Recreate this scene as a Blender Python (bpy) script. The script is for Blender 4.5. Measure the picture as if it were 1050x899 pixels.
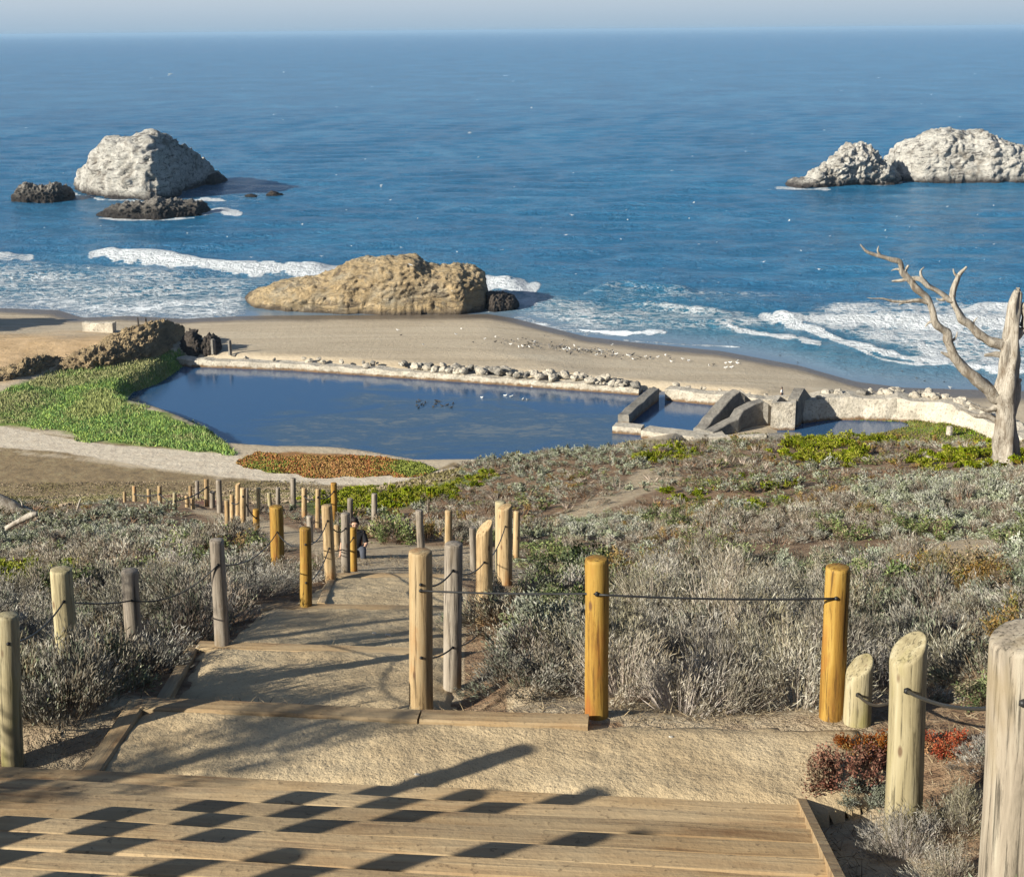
import bpy, bmesh, math, random
import numpy as np
from mathutils import Vector, Matrix, noise as mn

# ------------------------------------------------------------------ camera, world, sun
for o in list(bpy.data.objects): bpy.data.objects.remove(o)
SC = bpy.context.scene; C = SC.collection
random.seed(7); RNG = np.random.default_rng(11)
H = 45.0; F = 1500.0; CX, CY = 525.0, 449.5
PITCH = math.atan((CY-31.0)/F); ROLL = 0.0090
cp, sp = math.cos(PITCH), math.sin(PITCH); cr, sr = math.cos(ROLL), math.sin(ROLL)
R0 = np.array([1.0,0,0]); U0 = np.array([0,sp,cp]); FW = np.array([0,cp,-sp])
RC = cr*R0 - sr*U0; UC = sr*R0 + cr*U0
EYE = np.array([0,0,H])
cam_d = bpy.data.cameras.new('camera'); cam = bpy.data.objects.new('camera', cam_d); C.objects.link(cam)
M = Matrix.Identity(4)
for i in range(3): M[i][0] = RC[i]; M[i][1] = UC[i]; M[i][2] = -FW[i]; M[i][3] = EYE[i]
cam.matrix_world = M
cam_d.sensor_fit = 'HORIZONTAL'; cam_d.sensor_width = 36; cam_d.lens = 36*F/1050.0
cam_d.clip_start = 0.1; cam_d.clip_end = 200000
SC.camera = cam
SUN_AZ = math.atan2(-0.84, -0.54)      # compass direction TO the sun, measured from +Y towards +X
SUN_EL = math.radians(23)
w = bpy.data.worlds.new("World"); SC.world = w; w.use_nodes = True
nt = w.node_tree; nt.nodes.clear()
sk = nt.nodes.new('ShaderNodeTexSky'); sk.sky_type = 'NISHITA'; sk.sun_disc = False
sk.sun_elevation = SUN_EL; sk.sun_rotation = SUN_AZ; sk.air_density = 1.0; sk.dust_density = 1.2; sk.ozone_density = 2.5
bg = nt.nodes.new('ShaderNodeBackground'); bg.inputs[1].default_value = 0.058
wo = nt.nodes.new('ShaderNodeOutputWorld')

tc = nt.nodes.new('ShaderNodeTexCoord'); sxyz = nt.nodes.new('ShaderNodeSeparateXYZ'); nt.links.new(tc.outputs['Generated'], sxyz.inputs[0])
band_c = nt.nodes.new('ShaderNodeValToRGB'); nt.links.new(sxyz.outputs[2], band_c.inputs[0])      # marine layer above the horizon
be = band_c.color_ramp.elements; be[0].position = 0.0; be[0].color = (.31,.42,.53,1); be[1].position = .022; be[1].color = (.45,.525,.60,1)
for p_, c_ in ((.09, (.19,.31,.50,1)), (.4, (.09,.20,.44,1))): e_ = be.new(p_); e_.color = c_
band_s = nt.nodes.new('ShaderNodeVectorMath'); band_s.operation = 'SCALE'; band_s.inputs['Scale'].default_value = 10.0; nt.links.new(band_c.outputs[0], band_s.inputs[0])
band_f = nt.nodes.new('ShaderNodeMapRange'); nt.links.new(sxyz.outputs[2], band_f.inputs[0])
for i_, q_ in enumerate((.04, .45, 1.0, 0.0)): band_f.inputs[i_+1].default_value = q_
bmix = nt.nodes.new('ShaderNodeMix'); bmix.data_type = 'RGBA'; nt.links.new(band_f.outputs[0], bmix.inputs[0]); nt.links.new(sk.outputs[0], bmix.inputs[6]); nt.links.new(band_s.outputs[0], bmix.inputs[7])
nt.links.new(bmix.outputs[2], bg.inputs[0]); nt.links.new(bg.outputs[0], wo.inputs[0])
sd_ = bpy.data.lights.new('sun', 'SUN'); sd_.energy = 5.0; sd_.angle = math.radians(0.5); sd_.color = (1.0, 0.95, 0.83)
sun = bpy.data.objects.new('sun', sd_); C.objects.link(sun)
sdir = Vector((math.sin(SUN_AZ)*math.cos(SUN_EL), math.cos(SUN_AZ)*math.cos(SUN_EL), math.sin(SUN_EL)))
sun.rotation_euler = sdir.to_track_quat('Z', 'Y').to_euler(); sun.location = (0, 0, 120)
SC.view_settings.view_transform = 'Standard'; SC.view_settings.look = 'None'
SC.view_settings.exposure = 1.0; SC.view_settings.gamma = 1
SC.cycles.volume_bounces = 0

# ------------------------------------------------------------------ projection helpers
def ray(px, py):
    d = FW*F + RC*(px-CX) - UC*(py-CY)
    return d/d[1]                      # unit distance along +Y
def at_z(px, py, z):
    d = ray(px, py); return EYE + d*((z-H)/d[2])
def at_d(px, py, y): return EYE + ray(px, py)*y
def proj(P):
    P = np.asarray(P, float) - EYE
    dp = P@FW
    return CX + F*(P@RC)/dp, CY - F*(P@UC)/dp, dp
def lerp(a, b, t): return a + (b-a)*t
def sstep(a, b, x):
    t = np.clip((x-a)/(b-a), 0, 1); return t*t*(3-2*t)
def poly_sd(P, X, Y):
    """signed distance to polygon P (negative inside), vectorised"""
    P = np.asarray(P, float); X = np.asarray(X, float); Y = np.asarray(Y, float)
    d = np.full(X.shape, 1e18); ins = np.zeros(X.shape, bool)
    n = len(P)
    for i in range(n):
        a = P[i]; b = P[(i+1) % n]; e = b-a
        t = np.clip(((X-a[0])*e[0] + (Y-a[1])*e[1])/(e@e+1e-12), 0, 1)
        d = np.minimum(d, (X-a[0]-t*e[0])**2 + (Y-a[1]-t*e[1])**2)
        c = (a[1] > Y) != (b[1] > Y)
        with np.errstate(divide='ignore', invalid='ignore'):
            xi = (b[0]-a[0])*(Y-a[1])/(b[1]-a[1]+1e-15) + a[0]
        ins ^= c & (X < xi)
    d = np.sqrt(d); return np.where(ins, -d, d)
def line_d(L, X, Y):
    L = np.asarray(L, float); d = np.full(np.shape(X), 1e18)
    for a, b in zip(L[:-1], L[1:]):
        e = b-a
        t = np.clip(((X-a[0])*e[0] + (Y-a[1])*e[1])/(e@e+1e-12), 0, 1)
        d = np.minimum(d, (X-a[0]-t*e[0])**2 + (Y-a[1]-t*e[1])**2)
    return np.sqrt(d)
# cheap smooth value noise (vectorised)
_PT = RNG.random((256, 256))
def vnoise(x, y):
    x = np.asarray(x, float); y = np.asarray(y, float)
    xi = np.floor(x).astype(int); yi = np.floor(y).astype(int); fx = x-xi; fy = y-yi
    fx = fx*fx*(3-2*fx); fy = fy*fy*(3-2*fy)
    a = _PT[xi & 255, yi & 255]; b = _PT[(xi+1) & 255, yi & 255]
    c = _PT[xi & 255, (yi+1) & 255]; d = _PT[(xi+1) & 255, (yi+1) & 255]
    return (a*(1-fx)+b*fx)*(1-fy) + (c*(1-fx)+d*fx)*fy
def fbm(x, y, o=4):
    s = 0; a = .5
    for i in range(o): s = s + a*vnoise(x*2**i+17*i, y*2**i+31*i); a *= .5
    return s/(1-.5**o)

# ------------------------------------------------------------------ terrain heights
# decks: stairs and path terraces as sloping planes over world polygons
def DZ(drop): return H-drop
STX0, STX1 = None, None
t1l = at_z(112, 793, DZ(3.87)); t1r = at_z(825, 828, DZ(3.87))
ax_x = (t1r-t1l)[:2]; ax_x /= np.linalg.norm(ax_x); ax_y = np.array([-ax_x[1], ax_x[0]])   # across / down the flight
O1 = t1l[:2]
def st(u, v): p = O1 + ax_x*u + ax_y*v; return (p[0], p[1])
ST_W0, ST_W1 = -1.35, np.linalg.norm((t1r-t1l)[:2])
RISE, RUN, NST = 0.105, 0.30, 17
T1 = dict(poly=[tuple(at_z(60, 796, DZ(3.87))[:2]), tuple(at_z(838, 834, DZ(3.87))[:2]), tuple(at_z(905, 815, DZ(3.87))[:2]), tuple(at_z(880, 742, DZ(3.87))[:2]),
                tuple(at_z(600, 736, DZ(3.87))[:2]), tuple(at_z(430, 729, DZ(3.87))[:2]), tuple(at_z(152, 716, DZ(3.87))[:2])],
          z=lambda x, y: DZ(3.87)+0*x)
def plane_deck(pl, pr, fl, fr, dn, df):
    """near-left, near-right, far-left, far-right pixels; drops near and far"""
    a = at_z(*pl, DZ(dn)); b = at_z(*pr, DZ(dn)); c = at_z(*fr, DZ(df)); d = at_z(*fl, DZ(df))
    q = np.array([a, b, c, d]); A = np.c_[q[:, :2], np.ones(4)]
    k = np.linalg.lstsq(A, q[:, 2], rcond=None)[0]
    return dict(poly=[tuple(p[:2]) for p in (a, b, c, d)], z=lambda x, y, k=k: k[0]*x+k[1]*y+k[2], q=q)
T2 = plane_deck((168, 738), (470, 747), (206, 659), (465, 666), 4.22, 4.50)
T3 = plane_deck((222, 669), (462, 676), (270, 619), (478, 622), 4.72, 5.05)
T4 = plane_deck((276, 628), (478, 631), (347, 589), (470, 590), 5.30, 5.75)
stair_poly = [st(ST_W0, 0.02), st(ST_W1, 0.02), st(ST_W1, -NST*RUN), st(ST_W0, -NST*RUN)]
def stair_z(x, y):
    v = (x-O1[0])*ax_y[0] + (y-O1[1])*ax_y[1]
    return DZ(3.87) - RISE*.6 - v*(RISE/RUN)
SD = dict(poly=stair_poly, z=stair_z)
DECKS = [SD, T1, T2, T3, T4]
for D in DECKS: D['bb'] = (min(p[0] for p in D['poly'])-1, max(p[0] for p in D['poly'])+1, min(p[1] for p in D['poly'])-1, max(p[1] for p in D['poly'])+1)

CP = []
def cpp(px, py, d): CP.append(at_d(px, py, d))
def cpw(u, d, drop): CP.append(np.array([u*d, d, H-drop]))
for a in [(12,786,6.4),(72,720,8.8),(137,692,10.2),(227,668,11.3),(286,594,15.6),(314,622,12.5),(0,680,10.5),(0,620,14.8),(100,620,14.8),
          (0,560,27),(150,560,26),(260,560,23),(0,525,50),(100,520,58),(160,520,62),(210,522,50),(250,545,36),(300,540,36),(340,550,30),
          (385,549,35),(360,586,15.4),(430,560,21),(465,560,21),(330,518,52),(420,520,42),(470,500,50),
          (500,640,11.3),(612,735,7.95),(852,736,7.9),(700,700,9.3),(560,650,10.8),(700,640,11.6),(850,640,12.0),(950,700,9.3),(1000,620,12.8),(1050,600,13.5),
          (520,600,15.4),(640,590,17.5),(800,590,17.5),(930,560,20.5),(1050,545,20.5),(560,540,29),(700,540,27),(850,530,27),(1000,510,29),(1050,490,34),
          (560,500,42),(680,500,41),(800,500,37),(480,478,60),(560,466,64),(650,463,64),(760,458,62),(850,452,60),(930,458,52),(1030,475,40),(1050,462,50),
          (932,856,6.25),(1030,930,5.0),(880,745,7.7)]: cpp(*a)
for u in (-.6, -.42): 
    for d, r in ((9.5,4.3),(14,5.8),(25,9.2),(45,15.2),(60,19.6)): cpw(u, d, r)
for u in (.5, .7):
    for d, r in ((7.5,3.3),(14,4.9),(25,7.9),(40,11.2),(52,14.4)): cpw(u, d, r)
for u in (-.6,-.3,-.1):
    cpw(u, 80, 26.2); cpw(u, 100, 32.3); cpw(u, 120, 38.2); cpw(u, 136, 42.3)
for u in (0,.15,.3,.5,.7):
    cpw(u, 80, 25.0); cpw(u, 98, 33.5); cpw(u, 118, 40.2); cpw(u, 136, 42.5)
for x, y, r in ((-3,2,2.1),(3,2,2.1),(-3,-3,.6),(3,-3,.6),(0,-5,.0),(-3.5,5,2.95),(2.6,4.6,3.0),(-8,4,2.3),(8,4,2.4),(-8,-3,.3),(8,-3,.3)): CP.append(np.array([x, y, H-r]))
CP = np.array(CP)
def basez(y): return H-1.43-.31*y
cu = CP[:, 0]/(CP[:, 1]+8); cv = np.log(CP[:, 1]+8); cr_ = (CP[:, 2]-basez(CP[:, 1]))/(CP[:, 1]+8)
SCU = 2.0
def tps(r2): return np.where(r2 > 1e-12, r2*np.log(np.maximum(r2, 1e-12)), 0)
n = len(CP); K = tps(((cu[:, None]-cu)*SCU)**2 + (cv[:, None]-cv)**2) + np.eye(n)*2e-3
Pm = np.c_[np.ones(n), cu, cv]; A = np.block([[K, Pm], [Pm.T, np.zeros((3, 3))]])
sol = np.linalg.solve(A, np.r_[cr_, 0, 0, 0]); WW, LL = sol[:n], sol[n:]
shore_px = [(-200,312),(0,316),(60,318),(85,326),(130,324),(190,327),(250,324),(500,322),(530,327),(600,345),(650,351),(740,360),(820,375),(880,393),(930,400),(1050,404),(1250,410)]
SHORE = np.array([at_z(a, b, 0)[:2] for a, b in shore_px])
def yshore(x): return np.interp(x, SHORE[:, 0], SHORE[:, 1])
PZ = 1.0
pond_px = [(190,369),(300,374),(420,382),(520,389),(600,395),(655,399),(700,402),(745,405),(770,408),(760,430),(735,443),(690,452),(640,462),(560,480),(430,480),(380,471),(345,467),(285,466),(238,463),(222,455),(214,446),(195,436),(168,425),(140,418),(124,412),(132,402),(158,393),(178,380)]
POND = [tuple(at_z(a, b, PZ)[:2]) for a, b in pond_px]
pool_px = [(800,438),(830,432),(870,431),(925,433),(930,437),(900,444),(870,450),(800,452)]
POOL = [tuple(at_z(a, b, PZ)[:2]) for a, b in pool_px]
def lowz(x, y):
    s = yshore(x)-y
    z = np.clip(s*.055, -1.2, 2.1)
    z = np.where(s > 38, z, z)
    z = np.where(y < 200, lerp(z, np.minimum(2.4, z+.3), sstep(200, 150, y)), z)
    px, py, _ = proj(np.stack([x, y, np.full_like(x, 3.0)], -1))
    m = sstep(30, -40, poly_sd([(-300,340),(60,335),(150,335),(176,352),(150,372),(60,385),(20,400),(-300,420)], px, py))
    z = z + m*(1.6 + 1.3*fbm(x*.09, y*.09)) 
    qx, qy, _ = proj(np.stack([x, y, np.full_like(x, 1.3)], -1))
    lowp = sstep(6, -4, poly_sd([(700,452),(735,443),(762,430),(778,412),(830,405),(1000,418),(960,436),(930,480),(700,480),(690,462)], qx, qy))
    z = np.where(y < 185, lerp(z, np.minimum(z, 1.25), lowp), z)
    sdp = np.minimum(poly_sd(POND, x, y), poly_sd(POOL, x, y))
    z = np.where(sdp < 1.5, lerp(z, PZ-.5, sstep(1.5, -1.5, sdp)), z)
    return z
def ground(x, y):
    x = np.atleast_1d(np.asarray(x, float)); y = np.atleast_1d(np.asarray(y, float)); sh = x.shape
    X = x.ravel(); Y = y.ravel(); out = np.empty_like(X)
    for s in range(0, len(X), 20000):
        xx = X[s:s+20000]; yy = np.minimum(Y[s:s+20000], 140)
        u = xx/(yy+8); v = np.log(yy+8)
        q = tps(((u[:, None]-cu)*SCU)**2 + (v[:, None]-cv)**2)@WW + LL[0] + LL[1]*u + LL[2]*v
        z = basez(yy) + q*(yy+8)
        z = z + (fbm(xx*.9, yy*.9, 3)-.5)*.10*sstep(5, 9, yy) + (fbm(xx*.22, yy*.22, 3)-.5)*.5*sstep(12, 30, yy)
        out[s:s+20000] = z
    m = Y > 118
    if m.any(): out[m] = lerp(out[m], lowz(X[m], Y[m]), sstep(118, 137, Y[m]))
    for D in DECKS[::-1]:
        b = D['bb']; k = (X > b[0]) & (X < b[1]) & (Y > b[2]) & (Y < b[3])
        if k.any():
            sd = poly_sd(D['poly'], X[k], Y[k]); wgt = sstep(.55, .0, sd)
            out[k] = lerp(out[k], D['z'](X[k], Y[k])-.035, wgt)
    return out.reshape(sh)
def g1(x, y): return float(ground(x, y)[0])
def surf(x, y):
    for D in DECKS:
        b = D['bb']
        if b[0] < x < b[1] and b[2] < y < b[3] and poly_sd(D['poly'], np.array([x]), np.array([y]))[0] < 0:
            return float(D['z'](x, y))
    return g1(x, y)
def hit(px, py, y0=3.0, y1=240.0):
    r = ray(px, py)
    ys = np.exp(np.linspace(math.log(y0), math.log(y1), 1400))
    P = EYE + ys[:, None]*r
    g = ground(P[:, 0], P[:, 1])
    for D in DECKS:
        i = poly_sd(D['poly'], P[:, 0], P[:, 1]) < 0
        g = np.where(i, D['z'](P[:, 0], P[:, 1]), g)
    k = np.argmax(P[:, 2] <= g)
    if P[k, 2] > g[k]: return P[-1]
    a = P[k].copy(); a[2] = g[k]; return a

# ------------------------------------------------------------------ materials
def mat(name, rough=.8):
    m = bpy.data.materials.new(name); m.use_nodes = True
    n = m.node_tree.nodes; b = n['Principled BSDF']; b.inputs['Roughness'].default_value = rough
    b.inputs['Specular IOR Level'].default_value = .25
    return m, m.node_tree, b
def nd(t, ty, **k):
    n = t.nodes.new(ty)
    for a, v in k.items():
        if hasattr(n, a): setattr(n, a, v)
        else: n.inputs[a.replace('_', ' ')].default_value = v
    return n
def lk(t, a, b): t.links.new(a, b)
def coords(t, scale=(1, 1, 1), obj=False):
    g = nd(t, 'ShaderNodeTexCoord'); m = nd(t, 'ShaderNodeMapping'); m.inputs['Scale'].default_value = scale
    lk(t, g.outputs['Object'], m.inputs['Vector']); return m.outputs[0]
def nz(t, vec, scale, detail=4, rough=.55, dist=0):
    n = nd(t, 'ShaderNodeTexNoise'); n.inputs['Scale'].default_value = scale; n.inputs['Detail'].default_value = detail
    n.inputs['Roughness'].default_value = rough; n.inputs['Distortion'].default_value = dist
    if vec is not None: lk(t, vec, n.inputs['Vector'])
    return n.outputs['Fac']
def ramp(t, fac, stops):
    r = nd(t, 'ShaderNodeValToRGB'); e = r.color_ramp.elements
    while len(e) < len(stops): e.new(.5)
    for i, (p, c) in enumerate(stops):
        e[i].position = p; e[i].color = (c if len(c) == 4 else (*c, 1)) if not isinstance(c, (int, float)) else (c, c, c, 1)
    lk(t, fac, r.inputs[0]); return r.outputs[0]
def mix(t, f, a, b, mode='MIX'):
    m = nd(t, 'ShaderNodeMix', data_type='RGBA', blend_type=mode)
    for s, v in ((m.inputs[0], f), (m.inputs[6], a), (m.inputs[7], b)):
        if hasattr(v, 'links'): lk(t, v, s)
        else: s.default_value = v if isinstance(v, (int, float)) else (*v, 1) if len(v) == 3 else v
    return m.outputs[2]
def mth(t, op, a, b=0.0, c=0.0):
    m = nd(t, 'ShaderNodeMath', operation=op)
    for s, v in zip(m.inputs, (a, b, c)):
        if hasattr(v, 'links'): lk(t, v, s)
        else: s.default_value = v
    return m.outputs[0]
def mrange(t, v, a, b, c=0.0, d=1.0):
    m = nd(t, 'ShaderNodeMapRange'); lk(t, v, m.inputs[0])
    for i, q in enumerate((a, b, c, d)): m.inputs[i+1].default_value = q
    return m.outputs[0]
def attr(t, n):
    a = nd(t, 'ShaderNodeAttribute'); a.attribute_name = n; return a.outputs
def bump(t, b, h, strength=.5, dist=.05):
    n = nd(t, 'ShaderNodeBump'); n.inputs['Strength'].default_value = strength; n.inputs['Distance'].default_value = dist
    lk(t, h, n.inputs['Height']); lk(t, n.outputs[0], b.inputs['Normal'])

def m_leaf():
    m, t, b = mat('foliage', .75); a = attr(t, 'Col')[0]
    oi = nd(t, 'ShaderNodeObjectInfo'); hs = nd(t, 'ShaderNodeHueSaturation'); lk(t, a, hs.inputs['Color']); lk(t, mrange(t, oi.outputs['Random'], 0, 1, .70, 1.25), hs.inputs['Value']); lk(t, mrange(t, mth(t, 'FRACT', mth(t, 'MULTIPLY', oi.outputs['Random'], 7.3)), 0, 1, .485, .515), hs.inputs['Hue']); lk(t, mrange(t, mth(t, 'FRACT', mth(t, 'MULTIPLY', oi.outputs['Random'], 13.7)), 0, 1, .8, 1.3), hs.inputs['Saturation']); a = hs.outputs[0]
    lk(t, a, b.inputs['Base Color']); b.inputs['Specular IOR Level'].default_value = .15; return m
def m_wood(name, c1, c2, c3, stain):
    m, t, b = mat(name, .7); v = coords(t, (9, 9, .9)); 
    oi = nd(t, 'ShaderNodeObjectInfo'); va = nd(t, 'ShaderNodeVectorMath', operation='ADD'); lk(t, v, va.inputs[0])
    rv = nd(t, 'ShaderNodeVectorMath', operation='SCALE'); rv.inputs[0].default_value = (40, 40, 40); lk(t, oi.outputs['Random'], rv.inputs['Scale'])
    lk(t, rv.outputs[0], va.inputs[1]); v = va.outputs[0]
    f = nz(t, v, 1.6, 6, .65, .8); col = ramp(t, f, [(.32, c1), (.5, c2), (.68, c3)])
    cs = coords(t, (26, 26, 1.1)); g = nz(t, cs, 2.2, 5, .7, .4)
    col = mix(t, ramp(t, g, [(.38, .85), (.47, 0)]), col, tuple(.35*x for x in c1))
    st_ = nz(t, coords(t, (4, 4, 1.6)), 1.3, 3); col = mix(t, ramp(t, st_, [(.52, 0), (.66, .7)]), col, stain)
    k = nd(t, 'ShaderNodeTexVoronoi'); k.inputs['Scale'].default_value = 3.2; lk(t, coords(t, (2.4, 2.4, 1.0)), k.inputs['Vector'])
    col = mix(t, ramp(t, k.outputs[0], [(.06, .8), (.12, 0)]), col, (.10, .05, .025))
    hv = mth(t, 'MULTIPLY', oi.outputs['Random'], .3); hv = mth(t, 'ADD', hv, .85)
    hs = nd(t, 'ShaderNodeHueSaturation'); lk(t, col, hs.inputs['Color']); lk(t, hv, hs.inputs['Value'])
    lk(t, hs.outputs[0], b.inputs['Base Color']); bump(t, b, g, .6, .006); return m
MW = dict(
  c=m_wood('cracked_old_wood', (.13,.11,.08), (.24,.20,.15), (.31,.275,.21), (.20,.155,.09)),
  a=m_wood('amber_treated_wood', (.20,.095,.018), (.30,.17,.03), (.38,.24,.055), (.25,.07,.015)),
  p=m_wood('pale_treated_wood', (.22,.18,.10), (.31,.26,.15), (.38,.33,.21), (.25,.22,.07)),
  t=m_wood('tan_pine_wood', (.23,.15,.07), (.34,.24,.125), (.40,.30,.17), (.32,.14,.04)),
  g=m_wood('weathered_grey_wood', (.13,.105,.08), (.22,.185,.145), (.29,.25,.20), (.15,.11,.065)))
def m_board(name='worn_board', k=.74, dust=(.44, .64, .6)):
    m, t, b = mat(name, .8); v = coords(t, (.5, 7, 7))
    f = nz(t, v, 1.8, 6, .62, 1.0); c = ramp(t, f, [(.3, (.19,.10,.045)), (.48, (.38,.25,.125)), (.7, (.52,.37,.20))])
    g = nz(t, coords(t, (1, 1, 1)), 1.1, 4); c = mix(t, ramp(t, g, [(dust[0], 0), (dust[1], dust[2])]), c, (.45,.35,.215))
    oi = nd(t, 'ShaderNodeObjectInfo'); hs = nd(t, 'ShaderNodeHueSaturation'); lk(t, c, hs.inputs['Color']); lk(t, mrange(t, oi.outputs['Random'], 0, 1, .72*k, 1.15*k), hs.inputs['Value']); c = hs.outputs[0]
    s = nz(t, coords(t), 28, 3); c = mix(t, ramp(t, s, [(.62, 0), (.7, .6)]), c, (.10,.07,.04))
    lk(t, c, b.inputs['Base Color']); bump(t, b, mth(t, 'ADD', f, mth(t, 'MULTIPLY', s, .4)), .6, .015); return m
def m_dirt(name='packed_sandy_dirt', base=((.32,.235,.135), (.42,.32,.19), (.49,.385,.24))):
    m, t, b = mat(name, .95); v = coords(t)
    f = nz(t, v, 1.3, 6, .6); c = ramp(t, f, [(.3, base[0]), (.5, base[1]), (.7, base[2])])
    s = nz(t, v, 38, 4, .7); c = mix(t, ramp(t, s, [(.3, .7), (.42, 0), (.62, 0), (.72, .5)]), c, (.16,.11,.065))
    k = nz(t, v, 9, 3); h = mth(t, 'ADD', mth(t, 'MULTIPLY', s, .35), mth(t, 'ADD', mth(t, 'MULTIPLY', k, .5), nz(t, v, 3.5, 3, .5)))
    lk(t, c, b.inputs['Base Color']); bump(t, b, h, .9, .04); return m
def m_land():
    m, t, b = mat('hillside_ground', .95); v = coords(t)
    f = nz(t, v, .35, 6, .6); f2 = nz(t, v, 6, 5, .65)
    c = ramp(t, f2, [(.3, (.11,.062,.035)), (.5, (.22,.14,.08)), (.7, (.33,.235,.145))])
    def zone(col, name, edge, colr, amp=8.0, nsc=.6):
        a = attr(t, name)[2]; n_ = nz(t, v, nsc, 5, .65)
        q = mth(t, 'ADD', a, mth(t, 'MULTIPLY', mth(t, 'SUBTRACT', n_, .5), amp))
        return mix(t, mrange(t, q, edge, -edge), col, colr)
    turf = ramp(t, nz(t, v, .5, 6, .7), [(.3, (.11,.085,.03)), (.45, (.20,.16,.06)), (.58, (.25,.185,.10)), (.72, (.17,.19,.05))])
    turf = mix(t, ramp(t, nz(t, v, 3, 5, .7), [(.42, 0), (.6, .55)]), turf, (.33,.27,.18))
    c = zone(c, 'turf', 2.0, turf, 8, .3)
    red = ramp(t, nz(t, v, 2.5, 4, .7), [(.35, (.20,.05,.05)), (.6, (.30,.12,.07))])
    c = zone(c, 'redpatch', 2.0, red, 14, .25)
    sand = ramp(t, nz(t, v, 4, 5, .65), [(.3, (.30,.22,.14)), (.55, (.42,.33,.215)), (.7, (.50,.41,.28))])
    c = zone(c, 'sand', 1.5, sand, 10, 1.0)
    pth = ramp(t, nz(t, v, 1.2, 6, .65), [(.3, (.40,.33,.25)), (.55, (.50,.43,.33)), (.75, (.55,.48,.38))])
    c = zone(c, 'path', .7, pth, 2.5, .8)
    grn = ramp(t, nz(t, v, .8, 5, .7), [(.3, (.09,.09,.035)), (.55, (.13,.15,.04)), (.7, (.17,.20,.05))])
    c = zone(c, 'green', 1.5, grn, 10, .25)
    lk(t, c, b.inputs['Base Color']); bump(t, b, mth(t, 'ADD', f2, nz(t, v, 22, 4, .7)), 1.0, .06); return m
def m_beach():
    m, t, b = mat('beach_sand', .9); v = coords(t)
    f = nz(t, coords(t, (.03, .16, 1)), 1.0, 6, .6, 1.2); c = ramp(t, f, [(.3, (.33,.265,.18)), (.5, (.41,.335,.235)), (.7, (.47,.395,.285))])
    s = nz(t, v, 1.3, 6, .7); c = mix(t, ramp(t, s, [(.32, .35), (.45, 0)]), c, (.26,.205,.14))
    wet = attr(t, 'wet')[2]; wq = mth(t, 'ADD', wet, mth(t, 'MULTIPLY', mth(t, 'SUBTRACT', nz(t, v, .12, 3), .5), 5))
    wm = mrange(t, wq, 8.5, 4.0); c = mix(t, wm, c, (.13,.105,.08))
    tn = mrange(t, mth(t, 'ADD', attr(t, 'tan')[2], mth(t, 'MULTIPLY', nz(t, v, .15, 4), 20)), 14, 4)
    c = mix(t, tn, c, ramp(t, nz(t, v, .4, 6, .7), [(.3, (.32,.21,.10)), (.6, (.52,.36,.20))]))
    gr = mrange(t, mth(t, 'ADD', attr(t, 'green')[2], mth(t, 'MULTIPLY', nz(t, v, .3, 5), 12)), 8, 4)
    c = mix(t, gr, c, ramp(t, nz(t, v, .25, 6, .7), [(.35, (.17,.17,.05)), (.5, (.13,.20,.035)), (.65, (.23,.23,.08))]))
    pq = mth(t, 'ADD', attr(t, 'path')[2], mth(t, 'MULTIPLY', mth(t, 'SUBTRACT', nz(t, v, .5, 4), .5), 3))
    sv = mrange(t, mth(t, 'ADD', attr(t, 'scr')[2], mth(t, 'MULTIPLY', nz(t, v, .4, 4), 10)), 6, 3)
    c = mix(t, sv, c, ramp(t, nz(t, v, .7, 6, .7), [(.3, (.12,.09,.05)), (.5, (.21,.15,.08)), (.7, (.25,.20,.11))]))
    ip = mrange(t, mth(t, 'ADD', attr(t, 'ice')[2], mth(t, 'MULTIPLY', nz(t, v, .5, 4), 5)), 4, 2)
    c = mix(t, ip, c, ramp(t, nz(t, v, 1.0, 6, .75), [(.3, (.16,.13,.03)), (.48, (.25,.11,.04)), (.62, (.22,.17,.05))]))
    c = mix(t, mrange(t, pq, .7, -.7), c, ramp(t, nz(t, v, .8, 6, .65), [(.3, (.40,.33,.25)), (.55, (.50,.43,.33)), (.75, (.55,.48,.38))]))
    lk(t, c, b.inputs['Base Color']); rr = mrange(t, wm, 0, 1, .9, .35); lk(t, rr, b.inputs['Roughness'])
    bump(t, b, mth(t, 'ADD', s, f), .6, .25); return m
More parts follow.
